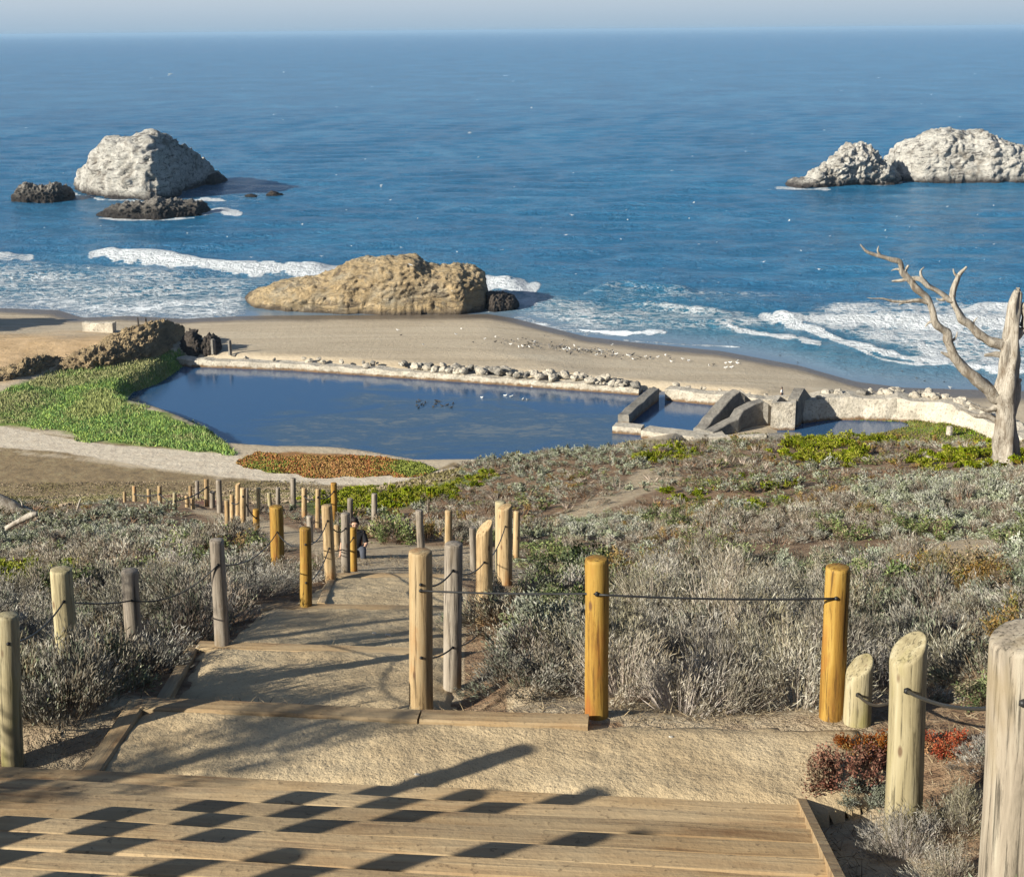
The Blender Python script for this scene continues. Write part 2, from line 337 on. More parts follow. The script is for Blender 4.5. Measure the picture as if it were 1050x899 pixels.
def m_rock(name, top, mid, dark, zlo, zhi, sc=.25, crack=.0):
    m, t, b = mat(name, .9); v = coords(t)
    g = nd(t, 'ShaderNodeNewGeometry'); sx = nd(t, 'ShaderNodeSeparateXYZ'); lk(t, g.outputs['Position'], sx.inputs[0])
    f = nz(t, v, sc, 7, .62, .4); c = ramp(t, f, [(.34, mid), (.5, top), (.7, tuple(min(1, x*1.08) for x in top))])
    vo = nd(t, 'ShaderNodeTexVoronoi', feature='DISTANCE_TO_EDGE'); vo.inputs['Scale'].default_value = sc*1.6
    va = nd(t, 'ShaderNodeVectorMath', operation='ADD'); dn = nd(t, 'ShaderNodeTexNoise'); dn.inputs['Scale'].default_value = sc*1.2; dn.inputs['Detail'].default_value = 5
    lk(t, v, dn.inputs['Vector']); s2 = nd(t, 'ShaderNodeVectorMath', operation='SCALE'); s2.inputs['Scale'].default_value = 2.4/sc*.35; lk(t, dn.outputs['Color'], s2.inputs[0])
    lk(t, v, va.inputs[0]); lk(t, s2.outputs[0], va.inputs[1]); lk(t, va.outputs[0], vo.inputs['Vector'])
    st2 = nd(t, 'ShaderNodeMapping'); st2.inputs['Rotation'].default_value = (0, .6, .3); st2.inputs['Scale'].default_value = (.55, .8, 1.9); lk(t, v, st2.inputs['Vector'])
    cn = nz(t, st2.outputs[0], sc*2.4, 7, .72, .9); c = mix(t, ramp(t, cn, [(.36, .9), (.485, 0)]), c, dark); c = mix(t, ramp(t, nz(t, st2.outputs[0], sc*6, 6, .7, .6), [(.56, 0), (.7, .6)]), c, mid)
    fine = nz(t, v, sc*7, 5, .7); c = mix(t, ramp(t, fine, [(.34, .6), (.47, 0)]), c, mid)
    zz = mth(t, 'ADD', sx.outputs[2], mth(t, 'MULTIPLY', mth(t, 'SUBTRACT', nz(t, v, sc*1.5, 5, .7), .5), (zhi-zlo)*2.2))
    c = mix(t, mrange(t, zz, zlo, zhi), dark, c)
    lk(t, c, b.inputs['Base Color']); bump(t, b, mth(t, 'ADD', mth(t, 'MULTIPLY', fine, .6), mth(t, 'ADD', f, mth(t, 'MULTIPLY', cn, 2.0))), 1.0, 1.1); return m
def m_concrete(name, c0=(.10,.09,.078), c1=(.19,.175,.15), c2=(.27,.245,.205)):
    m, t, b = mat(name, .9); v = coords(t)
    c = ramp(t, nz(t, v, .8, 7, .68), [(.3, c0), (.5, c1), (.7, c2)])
    g = nd(t, 'ShaderNodeNewGeometry'); sx = nd(t, 'ShaderNodeSeparateXYZ'); lk(t, g.outputs['Position'], sx.inputs[0])
    zz = mth(t, 'ADD', sx.outputs[2], mth(t, 'MULTIPLY', nz(t, v, 1.5, 4), .8))
    c = mix(t, mrange(t, zz, 1.85, 1.55), c, (.15,.09,.045))
    c = mix(t, ramp(t, nz(t, v, 4, 5, .7), [(.36, .7), (.48, 0)]), c, (.12,.10,.08))
    lk(t, c, b.inputs['Base Color']); bump(t, b, nz(t, v, 2.5, 6, .7), .8, .25); return m
def m_sea():
    m, t, b = mat('sea_water', .12); v = coords(t)
    b.inputs['IOR'].default_value = 1.33; b.inputs['Specular IOR Level'].default_value = .5
    fo = attr(t, 'foam')[2]; sh = attr(t, 'shal')[2]; di = attr(t, 'dist')[2]
    big = nz(t, coords(t, (.018, .012, 1)), 1, 10, .78, .3)
    deep_ripple_tone = ramp(t, big, [(.35, (.009,.095,.20)), (.5, (.018,.135,.27)), (.65, (.036,.19,.34))])  # noise paints the light and dark of ripples into the deep water colour
    base = mix(t, sh, deep_ripple_tone, (.04,.17,.22)); base = mix(t, mth(t, 'MULTIPLY', attr(t, 'calm')[2], .8), base, (.15,.18,.22))
    w1 = nz(t, coords(t, (.34, .36, 1)), 1.0, 6, .72, .5); w2 = nz(t, coords(t, (1.1, .9, 1)), 1.0, 4, .7, .3)
    lace = nd(t, 'ShaderNodeTexVoronoi', feature='DISTANCE_TO_EDGE'); lace.inputs['Scale'].default_value = .55
    va = nd(t, 'ShaderNodeVectorMath', operation='ADD'); dn = nd(t, 'ShaderNodeTexNoise'); dn.inputs['Scale'].default_value = .22; dn.inputs['Detail'].default_value = 6; dn.inputs['Roughness'].default_value = .7
    vv = coords(t, (.75, 1.0, 1)); lk(t, vv, dn.inputs['Vector']); s2 = nd(t, 'ShaderNodeVectorMath', operation='SCALE'); s2.inputs['Scale'].default_value = 7.0
    lk(t, dn.outputs['Color'], s2.inputs[0]); lk(t, vv, va.inputs[0]); lk(t, s2.outputs[0], va.inputs[1]); lk(t, va.outputs[0], lace.inputs['Vector'])
    lw = mrange(t, lace.outputs[0], .32, .0)            # 1 on the web lines
    n1 = nz(t, coords(t, (.22, .36, 1)), 1.0, 8, .75, .8)
    q = mth(t, 'ADD', mth(t, 'MULTIPLY', lw, .38), mth(t, 'MULTIPLY', n1, .95))
    thr = mth(t, 'SUBTRACT', 1.22, fo)
    fm = mrange(t, mth(t, 'SUBTRACT', q, thr), -.03, .26)
    fm = mth(t, 'MINIMUM', mth(t, 'MAXIMUM', fm, 0), 1)
    # scattered glints of small whitecaps
    c = mix(t, fm, base, (.62,.65,.67))
    lk(t, c, b.inputs['Base Color'])
    lk(t, mrange(t, fm, 0, 1, .16, .8), b.inputs['Roughness'])
    calm = attr(t, 'calm')[2]
    hgt = mth(t, 'MULTIPLY', mth(t, 'ADD', w1, mth(t, 'MULTIPLY', w2, .5)), mth(t, 'SUBTRACT', 1.0, calm))
    bn = nd(t, 'ShaderNodeBump'); bn.inputs['Distance'].default_value = 2.6; bn.inputs['Strength'].default_value = .9
    lk(t, mth(t, 'ADD', hgt, mth(t, 'MULTIPLY', fm, .12)), bn.inputs['Height']); lk(t, bn.outputs[0], b.inputs['Normal']); return m
def m_pond():
    m, t, b = mat('pond_water', .05); v = coords(t); b.inputs['IOR'].default_value = 1.33; b.inputs['Specular IOR Level'].default_value = .5
    base = (.022,.065,.14)
    al = attr(t, 'algae')[2]
    n1 = nz(t, coords(t, (.10, .22, 1)), 1, 6, .65, 1.2); n2 = nz(t, coords(t, (.5, 1.4, 1)), 1, 6, .75, .8)
    a1 = ramp(t, mth(t, 'ADD', n1, mth(t, 'MULTIPLY', al, .30)), [(.60, 0), (.74, .5)])
    c = mix(t, a1, base, (.055,.085,.10))
    a2 = ramp(t, mth(t, 'ADD', mth(t, 'MULTIPLY', n1, .5), mth(t, 'ADD', mth(t, 'MULTIPLY', n2, .5), mth(t, 'MULTIPLY', al, .12))), [(.63, 0), (.69, .5)])
    c = mix(t, a2, c, (.17,.17,.14)); lk(t, c, b.inputs['Base Color'])
    lk(t, mrange(t, a1, 0, 1, .06, .4), b.inputs['Roughness'])
    bump(t, b, nz(t, coords(t, (1.2, 3, 1)), 1.2, 4), .25, .05); return m
def m_flat(name, col, rough=.8, nsc=6.0, var=.35):
    m, t, b = mat(name, rough); f = nz(t, coords(t), nsc, 4)
    lk(t, ramp(t, f, [(.3, tuple(x*(1-var) for x in col)), (.7, tuple(min(1, x*(1+var*.6)) for x in col))]), b.inputs['Base Color']); return m
LEAF = m_leaf(); BOARD = m_board(); BOARD2 = m_board('sandy_worn_board', .92, (.28, .5, .92)); DIRT = m_dirt(); LAND = m_land(); BEACH = m_beach(); SEA = m_sea(); PONDM = m_pond()
GUANO = m_rock('guano_whitened_rock', (.60,.57,.51), (.27,.24,.20), (.05,.042,.038), .6, 2.6, .22)
DARKR = m_rock('dark_wet_rock', (.13,.105,.085), (.075,.06,.05), (.03,.025,.022), .2, 1.5, .35)
MIXR = m_rock('dark_rock_with_guano_caps', (.32,.29,.25), (.10,.085,.07), (.045,.038,.033), 1.2, 4.2, .30)
TANR = m_rock('ochre_sandstone', (.44,.325,.18), (.36,.31,.225), (.11,.085,.06), .2, 1.0, .16)
BRNR = m_rock('brown_bluff_rock', (.55,.41,.23), (.42,.31,.18), (.24,.175,.11), 0, .3, .3)
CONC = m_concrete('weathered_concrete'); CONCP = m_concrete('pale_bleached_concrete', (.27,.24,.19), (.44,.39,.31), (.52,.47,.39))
CABLE = m_flat('black_steel_cable', (.02,.02,.02), .45); DEAD = m_wood('bleached_dead_wood', (.15,.12,.09), (.30,.265,.215), (.40,.36,.30), (.12,.09,.06))

# ------------------------------------------------------------------ object helpers
def npmesh(name, V, Fc, col=None, attrs=None, smooth=False, m=None):
    me = bpy.data.meshes.new(name); V = np.asarray(V, np.float32); Fc = np.asarray(Fc, np.int32)
    k = Fc.shape[1]
    me.vertices.add(len(V)); me.vertices.foreach_set('co', V.ravel())
    me.loops.add(Fc.size); me.loops.foreach_set('vertex_index', Fc.ravel())
    me.polygons.add(len(Fc)); me.polygons.foreach_set('loop_start', np.arange(0, Fc.size, k, dtype=np.int32))
    me.polygons.foreach_set('loop_total', np.full(len(Fc), k, np.int32))
    if smooth: me.polygons.foreach_set('use_smooth', np.ones(len(Fc), bool))
    if col is not None:
        a = me.color_attributes.new('Col', 'FLOAT_COLOR', 'POINT'); c = np.ones((len(V), 4), np.float32); c[:, :3] = col
        a.data.foreach_set('color', c.ravel())
    for nme, arr in (attrs or {}).items():
        a = me.attributes.new(nme, 'FLOAT', 'POINT'); a.data.foreach_set('value', np.asarray(arr, np.float32).ravel())
    if m: me.materials.append(m)
    me.update(); me.validate(); return me
def tag(o, label=None, cat=None, group=None, kind=None):
    if label: o['label'] = label
    if cat: o['category'] = cat
    if group: o['group'] = group
    if kind: o['kind'] = kind
    return o
def link(name, me, parent=None, loc=None, rot=None):
    o = bpy.data.objects.new(name, me); C.objects.link(o)
    if parent: o.parent = parent
    if loc is not None: o.location = loc
    if rot is not None: o.rotation_euler = rot
    return o
def empty(name, loc, rz=0): return link(name, None, None, loc, (0, 0, rz))
def grid_faces(nr, nc):
    i = np.arange(nr-1)[:, None]*nc + np.arange(nc-1)[None]; i = i.ravel()
    return np.stack([i, i+1, i+1+nc, i+nc], 1)
def bm_obj(name, bm, m, parent=None, loc=None, rot=None, smooth=True):
    me = bpy.data.meshes.new(name); bm.normal_update(); bm.to_mesh(me); bm.free(); me.materials.append(m)
    if smooth: me.polygons.foreach_set('use_smooth', [True]*len(me.polygons))
    return link(name, me, parent, loc, rot)
def tube(bm, pts, rad, seg=8, cap=True, rough=0.0, seed=0):
    pts = [Vector(p) for p in pts]; rings = []; ref = Vector((.13, .21, .97)).normalized()
    for i, p in enumerate(pts):
        tdir = (pts[min(i+1, len(pts)-1)]-pts[max(i-1, 0)]).normalized()
        if abs(tdir.dot(ref)) > .93: rr = Vector((1, 0, 0))
        else: rr = ref
        a = tdir.cross(rr).normalized(); b = tdir.cross(a)
        r = rad[i] if hasattr(rad, '__len__') else rad
        ring = []
        for k in range(seg):
            an = 2*math.pi*k/seg; d = a*math.cos(an)+b*math.sin(an)
            q = r*(1+rough*mn.noise(Vector((p.x*3+d.x*1.5+seed, p.y*3+d.y*1.5, p.z*1.2+d.z*1.5))))
            ring.append(bm.verts.new(p+d*q))
        rings.append(ring)
    for r0, r1 in zip(rings[:-1], rings[1:]):
        for k in range(seg): bm.faces.new((r0[k], r0[(k+1) % seg], r1[(k+1) % seg], r1[k]))
    if cap:
        bm.faces.new(rings[0][::-1]); bm.faces.new(rings[-1])
def smooth_path(P, n):
    P = [Vector(p) for p in P]; out = []
    for i in range(len(P)-1):
        p0 = P[max(i-1, 0)]; p1 = P[i]; p2 = P[i+1]; p3 = P[min(i+2, len(P)-1)]
        for k in range(n):
            t = k/n; out.append(.5*((2*p1)+(p2-p0)*t+(2*p0-5*p1+4*p2-p3)*t*t+(3*p1-p0-3*p2+p3)*t**3))
    out.append(P[-1]); return out

# ------------------------------------------------------------------ setting: hillside and lowland
Z = dict(
  turf=[(-400,462),(0,462),(150,480),(240,490),(330,497),(420,497),(470,470),(480,500),(330,520),(240,512),(120,512),(60,520),(0,512),(-400,512)],
  red1=[(160,506),(185,499),(240,505),(215,517)], red2=[(0,462),(70,462),(100,476),(60,486),(0,488)],
  grn=[(290,505),(320,494),(380,493),(440,498),(500,480),(480,500),(430,518),(380,528),(320,528)],
  path=[(-400,425),(0,437),(50,446),(110,456),(170,460),(215,464),(246,465),(244,474),(275,483),(330,488),(420,488),(470,478),(475,484),(430,497),(330,497),(230,489),(150,478),(60,463),(0,459),(-400,450)],
  sand1=[(345,590),(440,592),(560,600),(505,560),(440,560),(425,556),(400,556),(372,552),(350,548),(310,545),(262,528),(220,524),(190,518),(200,526),(250,545),(330,570)],
  sand2=[(590,520),(640,495),(655,480),(690,478),(700,490),(650,512),(600,530),(570,532)],
  sand3=[(700,486),(760,474),(860,476),(900,480),(860,484),(760,484)],
  sand4=[(930,560),(980,548),(1060,540),(1060,565),(990,575)],
  sand5=[(20,715),(160,715),(110,800),(20,800),(0,760)], sand6=[(640,720),(860,700),(905,760),(950,850),(1000,960),(640,960)],
  sand7=[(520,700),(640,700),(640,740),(520,740)], sand8=[(440,600),(480,600),(475,720),(440,720)],
  ice=[(244,474),(262,466),(300,464),(360,467),(410,474),(450,482),(430,489),(330,488),(275,484)],
  green=[(-400,395),(0,400),(60,382),(110,372),(170,361),(195,366),(200,380),(165,395),(135,405),(128,412),(170,425),(215,440),(240,465),(150,459),(90,452),(60,441),(0,436),(-400,420)],
  green2=[(815,428),(830,415),(900,412),(960,420),(1040,440),(1060,470),(900,470),(800,460)],
  tan=[(-300,330),(60,333),(150,333),(185,350),(150,370),(60,385),(0,402),(-300,410)],
  crest=[(640,452),(700,449),(800,446),(1060,444),(1060,500),(600,500)],
  scr=[(-300,430),(0,438),(100,452),(180,460),(100,470),(0,462)],
)
def zsd(names, X, Y, Zc):
    px, py, dp = proj(np.stack([X, Y, Zc], -1)); d = np.full(X.shape, 1e3)
    for n_ in names: d = np.minimum(d, poly_sd(Z[n_], px, py))
    return d
ys = np.exp(np.linspace(math.log(3.5), math.log(139.5), 430))-8; us = np.linspace(-.62, .66, 420)
Yg, Ug = np.meshgrid(ys, us, indexing='ij'); Xg = Ug*(Yg+8); Zg = ground(Xg, Yg)
bad = Yg < 1.0
def zat(names): r = zsd(names, Xg, Yg, Zg); return np.where(bad, 50, r)
me = npmesh('hillside', np.stack([Xg, Yg, Zg], -1).reshape(-1, 3), grid_faces(*Xg.shape), smooth=True, m=LAND, attrs=dict(
    turf=zat(['turf']), redpatch=zat(['red1', 'red2']), sand=zat(['sand1','sand2','sand4','sand5','sand6','sand7','sand8']), path=zat(['path']), green=zat(['grn'])))
tag(link('hillside', me), kind='structure')
xs = np.arange(-190, 210, .8); ys = np.arange(130.2, 272, .7)
Yg, Xg = np.meshgrid(ys, xs, indexing='ij'); Zg = ground(Xg, Yg)
wet = yshore(Xg)-Yg
me = npmesh('beach', np.stack([Xg, Yg, Zg], -1).reshape(-1, 3), grid_faces(*Xg.shape), smooth=True, m=BEACH, attrs=dict(
    wet=wet, tan=zsd(['tan'], Xg, Yg, Zg)+8, green=zsd(['green', 'green2'], Xg, Yg, Zg), path=zsd(['path'], Xg, Yg, Zg), ice=zsd(['ice'], Xg, Yg, Zg),
    scr=np.where(Yg < 170, zsd(['scr', 'turf', 'crest'], Xg, Yg, Zg), 60)))
tag(link('beach', me), kind='structure')

# ------------------------------------------------------------------ sea
na, nr = 620, 640
inv = np.linspace(1/165., 1/3200., nr); ysea = 1/inv; ysea = np.r_[ysea, [4200, 6000, 9000, 15000, 30000, 60000]]
asea = np.linspace(-.62, .62, na)
Yg, Ag = np.meshgrid(ysea, asea, indexing='ij'); Xg = Ag*Yg
px, py, _ = proj(np.stack([Xg, Yg, np.zeros_like(Xg)], -1))
fade = np.clip(1.4-Yg/900, 0, 1)
Zs = np.zeros_like(Xg); rs = np.random.default_rng(5)
for k in range(26):
    L = rs.uniform(3.5, 22); th = rs.normal(-1.45, .45); a = .0042*L*rs.uniform(.5, 1.2)
    kx, ky = math.cos(th)*2*math.pi/L, math.sin(th)*2*math.pi/L
    Zs += a*np.sin(kx*Xg+ky*Yg+rs.uniform(0, 6.28)) * np.clip((L/(Yg*.012)), 0, 1)
off = Yg-yshore(Xg)                                   # metres seaward of the sand
calm = sstep(22, 0, off)
Zs *= fade*sstep(0, 30, off)
foam = np.zeros_like(Xg)
def area(poly, dens, soft):
    global foam
    foam = np.maximum(foam, dens*sstep(soft, -soft, poly_sd(poly, px, py)))
def brk(line, wpx, dens, hgt, tail=14.0, tdens=.6):
    """breaking crest along a pixel line: white front, foam trailing towards the beach"""
    global foam, Zs
    d = line_d(line, px, py); wob = (vnoise(px*.12, py*.12)-.5)*wpx*.9
    foam = np.maximum(foam, dens*sstep(wpx, wpx*.35, d+wob))
    L = np.array(line); yc = np.interp(px, L[:, 0], L[:, 1]); inx = (px > L[0, 0]) & (px < L[-1, 0])
    ends = sstep(L[0, 0], L[0, 0]+25, px)*sstep(L[-1, 0], L[-1, 0]-25, px)
    Zs += hgt*ends*np.exp(-((py-yc+2)/(wpx*.7))**2)*(Yg < 600)
    below = (py-yc)
    foam = np.maximum(foam, np.where(inx & (below > 0), tdens*np.exp(-np.maximum(below, 0)/tail)*ends, 0))
area([(-200,262),(0,262),(60,268),(150,266),(250,280),(300,290),(255,305),(260,330),(-200,330)], .62, 16)
area([(-200,300),(0,300),(120,305),(250,300),(250,335),(-200,335)], .68, 8)
area([(500,300),(560,300),(650,312),(760,315),(800,330),(770,342),(640,343),(590,340),(530,325)], .60, 10)
area([(860,308),(960,304),(1060,312),(1300,312),(1300,402),(1050,388),(960,372),(880,348),(800,330)], .72, 9)
area([(620,290),(760,292),(880,300),(760,318),(600,318)], .44, 14)
area([(150,182),(280,180),(300,200),(240,225),(180,222)], .38, 14); area([(0,196),(80,200),(70,212),(0,212)], .34, 6)
brk([(-100,262),(0,263),(30,264)], 5, .8, .5)
brk([(94,260),(130,264),(178,268),(186,270),(240,276),(300,278),(345,277)], 6, 1.25, 1.1, 16, .6)
brk([(495,291),(520,293),(546,298)], 9, 1.25, 1.0); brk([(500,316),(530,312),(548,308)], 5, 1.1, .3)
brk([(600,300),(640,296),(680,300),(720,302)], 4, .50, 1.2, 10, .42); brk([(640,312),(700,318),(760,324)], 4, .6, .7, 8, .5)
brk([(735,330),(760,338),(800,345),(840,352)], 3.2, 1.0, .2, 3, .2)
brk([(782,325),(810,331),(850,331),(900,332),(960,334),(1040,333),(1120,336)], 7, 1.0, 1.2, 14, .6)
brk([(782,326),(830,338),(870,352),(910,363),(950,370),(1000,378),(1060,384),(1200,392)], 4.5, 1.05, .3, 6, .5)
brk([(980,322),(1010,318),(1050,322),(1120,326)], 7, 1.0, 1.3, 16, .7)
brk([(880,358),(905,368),(940,374),(975,374)], 2.0, 1.1, .0, 3, .2); brk([(945,355),(960,365),(985,375)], 4, 1.1, .2)
brk([(530,326),(560,334),(600,341),(640,342),(680,340)], 3.0, 1.1, .1, 5, .5)
brk([(640,349),(700,353),(760,356)], 1.4, .8, 0, 2, .1)
brk([(205,218),(225,217),(246,219)], 4.5, 1.3, .8, 4, .4); brk([(100,224),(140,225),(200,223)], 2, .95, .1, 3, .3)
brk([(795,192),(830,194),(850,194)], 1.6, .8, .1, 2, .3); brk([(870,190),(900,189),(925,187)], 1.6, 1.0, .1, 2, .3)
brk([(75,198),(100,204),(150,208)], 1.5, .9, .1, 2, .2); brk([(195,205),(215,204),(230,205)], 1.8, 1.1, .1, 3, .3)
brk([(0,318),(60,320),(84,327),(110,327),(150,325),(190,328),(250,326)], 2.0, .95, 0, 3, .4)
foam = foam*(.72+.52*fbm(Xg*.16, Yg*.22, 4)+.0)
foam = np.where(off < 4, np.minimum(foam, .55), foam)
# small scattered whitecaps
wc = vnoise(px*.11+3, py*.45)*vnoise(px*.31, py*.9+9); foam = np.maximum(foam, np.where((py > 70) & (py < 300), np.clip((wc-.72)*5, 0, .7), 0))
shal = np.clip(sstep(75, 0, off)*.6 + .25*sstep(.3, .7, foam), 0, 1)*np.where(px < 560, .8, 1)
me = npmesh('sea', np.stack([Xg, Yg, Zs], -1).reshape(-1, 3), grid_faces(*Xg.shape), smooth=True, m=SEA, attrs=dict(foam=foam, shal=shal, calm=calm, dist=Yg))
tag(link('sea', me), kind='structure')
# pond surface (grid clipped to the polygon's neighbourhood; banks rise through it)
def water_sheet(name, poly):
    P = np.array(poly); xs = np.arange(P[:, 0].min()-2, P[:, 0].max()+2, .8); ys = np.arange(P[:, 1].min()-2, P[:, 1].max()+2, .8)
    Y, X = np.meshgrid(ys, xs, indexing='ij'); sd = poly_sd(poly, X, Y); px, py, _ = proj(np.stack([X, Y, np.full_like(X, PZ)], -1))
    al = sstep(25, -25, poly_sd([(290,425),(380,405),(560,410),(640,425),(640,470),(300,470),(250,440)], px, py))
    Fc = grid_faces(*X.shape); ok = (sd.ravel()[Fc] < 1.2).all(1)
    me = npmesh(name, np.stack([X, Y, np.full_like(X, PZ)], -1).reshape(-1, 3), Fc[ok], m=PONDM, attrs=dict(algae=al))
    bm = bmesh.new(); bm.from_mesh(me); bmesh.ops.delete(bm, geom=[v for v in bm.verts if not v.link_faces], context='VERTS'); bm.to_mesh(me); bm.free()
    tag(link(name, me), kind='structure')
water_sheet('pond_water', POND); water_sheet('pool_water', POOL)

# ------------------------------------------------------------------ sea rocks
def rock(name, prof, depth, m, label, cat='rock', amp=.12, z0=0.0, nu=240, nv=130, freq=.12, group=None, seed=0.0, sq=.55, crag=1.0):
    """prof: (px, py_top, py_base) left to right; the base pixel fixes the front foot of the rock on z0"""
    A = []
    for a, b, c in prof:
        f = at_z(a, c, z0); yt = f[1]+depth*.42; tp = at_d(a, b, yt); A.append((f[0], f[1], max(tp[2]-z0, .15)))
    A = np.array(A); s = np.r_[0, np.cumsum(np.hypot(np.diff(A[:, 0]), np.diff(A[:, 1]))+.01)]; s /= s[-1]
    u = np.linspace(0, 1, nu); X = np.interp(u, s, A[:, 0]); Yf = np.interp(u, s, A[:, 1]); Hh = np.interp(u, s, A[:, 2])
    kw = max(3, nu//22)|1; Yf = np.convolve(np.pad(Yf, kw//2, mode='edge'), np.ones(kw)/kw, 'valid')
    end = np.minimum(1, np.minimum(u, 1-u)*9)**.5; dep = depth*(.12+.88*end)
    v = np.linspace(-.06, 1.06, nv); U, V_ = np.meshgrid(u, v, indexing='ij')
    ang = V_*math.pi; cs = -np.cos(ang); sn = np.sin(ang)
    cy = np.sign(cs)*np.abs(cs)**.8; sz = np.sign(sn)*np.abs(sn)**sq
    Y = Yf[:, None] + dep[:, None]*(.5+.5*cy) + (depth-dep)[:, None]*.35; Zr = Hh[:, None]*sz
    Xr = np.repeat(X[:, None], nv, 1)
    P = np.stack([Xr, Y, Zr], -1); hm = A[:, 2].max()
    du = np.gradient(P, axis=0); dv = np.gradient(P, axis=1); N = np.cross(du, dv); N /= np.linalg.norm(N, axis=-1, keepdims=True)+1e-9
    if N[nu//2, nv//2, 2] < 0: N = -N
    D = np.zeros(P.shape[:2])
    fr = freq*14/hm
    for i in range(nu):
        for j in range(nv):
            q = Vector((P[i, j, 0]*fr+seed, P[i, j, 1]*fr, P[i, j, 2]*fr*1.25-P[i, j, 0]*fr*.35))
            D[i, j] = (mn.ridged_multi_fractal(q, .9, 2.1, 6, 1.0, 2.0)-1.2)*.55 + mn.noise(q*.55)*.9 + (abs(mn.noise(Vector((q.x*2.6-q.z*1.7, q.y*2.2, q.z*2.6+q.x*1.2))))*1.5-.35)*.75*crag + mn.fractal(q*5, .8, 2.1, 4)*.30 + (abs(((q.x*.8+q.z*1.9+q.y*.5+mn.noise(q*1.4)*1.1) % 1.0)-.5)*2-.5)*.42
    env = np.minimum(1, np.maximum(0, Hh)/hm*1.6+.2)[:, None]
    P = P + N*(D*amp*1.15*hm*env)[..., None]*np.array([.6, 1, .8]); P[..., 2] += z0-.1
    o = link(name, npmesh(name, P.reshape(-1, 3), grid_faces(nu, nv), smooth=False, m=m)); 
    return tag(o, label, cat, group)
rock('sea_rock', [(76,186,188),(80,172,196),(92,156,200),(105,146,203),(120,140,205),(135,137,206),(150,135,207),(163,137,206),(172,143,204),(185,153,199),(196,164,194),(208,178,191),(218,179,189),(226,186,189)], 26, GUANO,
     'big steep sea rock at left, white with bird droppings, dark on its right side', seed=3, amp=.11)
rock('sea_rock', [(9,203,206),(18,192,207),(26,187,207),(34,190,207),(44,191,207),(54,188,207),(64,193,206),(73,204,205)], 8, MIXR, 'small jagged dark sea rock left of the big white one', seed=11, amp=.25, nu=90, nv=50)
rock('sea_rock', [(96,219,221),(108,214,223),(125,209,224),(145,207,224),(160,202,224),(175,203,223),(190,206,222),(205,207,221),(213,214,219)], 9, MIXR, 'long low dark rock just in front of the big white sea rock', seed=21, amp=.22, nu=110, nv=50)
rock('sea_rock', [(206,185,189),(212,179,190),(220,178,190),(226,185,189)], 7, DARKR, 'dark rock knob at the right foot of the big white sea rock', seed=25, amp=.2, nu=50, nv=30)
rock('sea_rock', [(250,200,201.5),(256,198.5,202),(263,201,202)], 3, DARKR, 'low dark rock tip awash right of the big white sea rock', seed=31, amp=.2, nu=30, nv=20)
rock('sea_rock', [(272,199,201),(277,195.5,201.5),(283,197,201.5),(290,200,201)], 4, DARKR, 'small dark rock farthest right of the big white sea rock, with foam', seed=33, amp=.2, nu=40, nv=24)
rock('sea_rock', [(808,189,192),(818,184,193),(830,183,193),(842,172,193),(852,166,192),(862,158,192),(874,149,191),(886,149,191),(896,153,190),(908,166,190),(918,172,189),(928,181,187)], 15, GUANO,
     'pointed grey and white sea rock left of the broad white one', seed=41, amp=.15, freq=.14)
rock('sea_rock', [(919,176,184),(924,162,186),(932,152,187),(945,144,188),(960,137,188),(972,133,188),(985,134,188),(1000,136,188),(1015,134,189),(1030,139,189),(1045,147,189),(1060,152,188),(1085,160,187),(1100,175,186)], 26, GUANO,
     'broad white sea rock at the right edge of the view', seed=57, amp=.10)
rock('beach_rock', [(247,305,309),(262,298,316),(280,290,318),(300,286,320),(318,283,321),(335,279,321),(352,272,322),(372,266,322),(392,264,323),(410,263,323),(425,264,323),(432,270,323),(450,274,323),(470,274,323),(486,276,322),(496,280,321),(500,300,319)], 15, TANR,
     'huge ochre rock on the beach between the sand and the surf', seed=71, amp=.08, sq=.42, nu=300, nv=150, freq=.16, crag=.35)
rock('beach_rock', [(498,300,319),(506,299,320),(516,300,319),(526,304,318),(532,310,316)], 6, DARKR, 'rounded dark rock at the right end of the huge ochre beach rock', seed=77, amp=.12, nu=60, nv=40)
# bluff rocks on the left shore
rock('bluff_rock', [(60,372,378),(75,362,378),(95,350,376),(115,342,373),(128,338,370),(142,334,368),(155,335,366),(165,340,362),(174,350,358)], 14, BRNR, 'rocky tan outcrop at the left end of the pond wall', z0=2.4, seed=83, amp=.20, crag=.3, freq=.35, nu=140, nv=60)
rock('bluff_rock', [(-20,380,402),(5,378,400),(20,370,396),(35,367,392),(50,370,386),(62,376,383)], 8, BRNR, 'low dark rocky ledge above the reeds at the left edge', z0=2.4, seed=87, amp=.25, crag=.3, freq=.35, nu=80, nv=40)
rock('bluff_rock', [(184,350,360),(190,342,361),(197,340,362),(204,348,362)], 4, DARKR, 'dark angular rock standing on the sand behind the pond wall', z0=2.0, seed=93, amp=.25, nu=40, nv=24)
rock('bluff_rock', [(204,352,362),(210,345,362),(216,345,362),(224,356,362)], 4, DARKR, 'lower dark rock beside the left end of the pond wall', z0=2.0, seed=95, amp=.25, nu=40, nv=24)
rock('bluff_rock', [(40,378,388),(62,366,388),(85,358,386),(108,352,384),(130,350,380),(150,352,376),(168,356,370)], 9, BRNR, 'tan broken rock slope between the outcrop and the reeds', z0=2.2, seed=105, amp=.22, crag=.3, freq=.4, nu=160, nv=70)
rock('headland', [(-520,280,372),(-300,262,368),(-170,285,362),(-90,300,356),(-60,322,350),(-42,336,348)], 22, BRNR, 'brown headland beyond the left edge of the view', z0=2, seed=99, amp=.12)

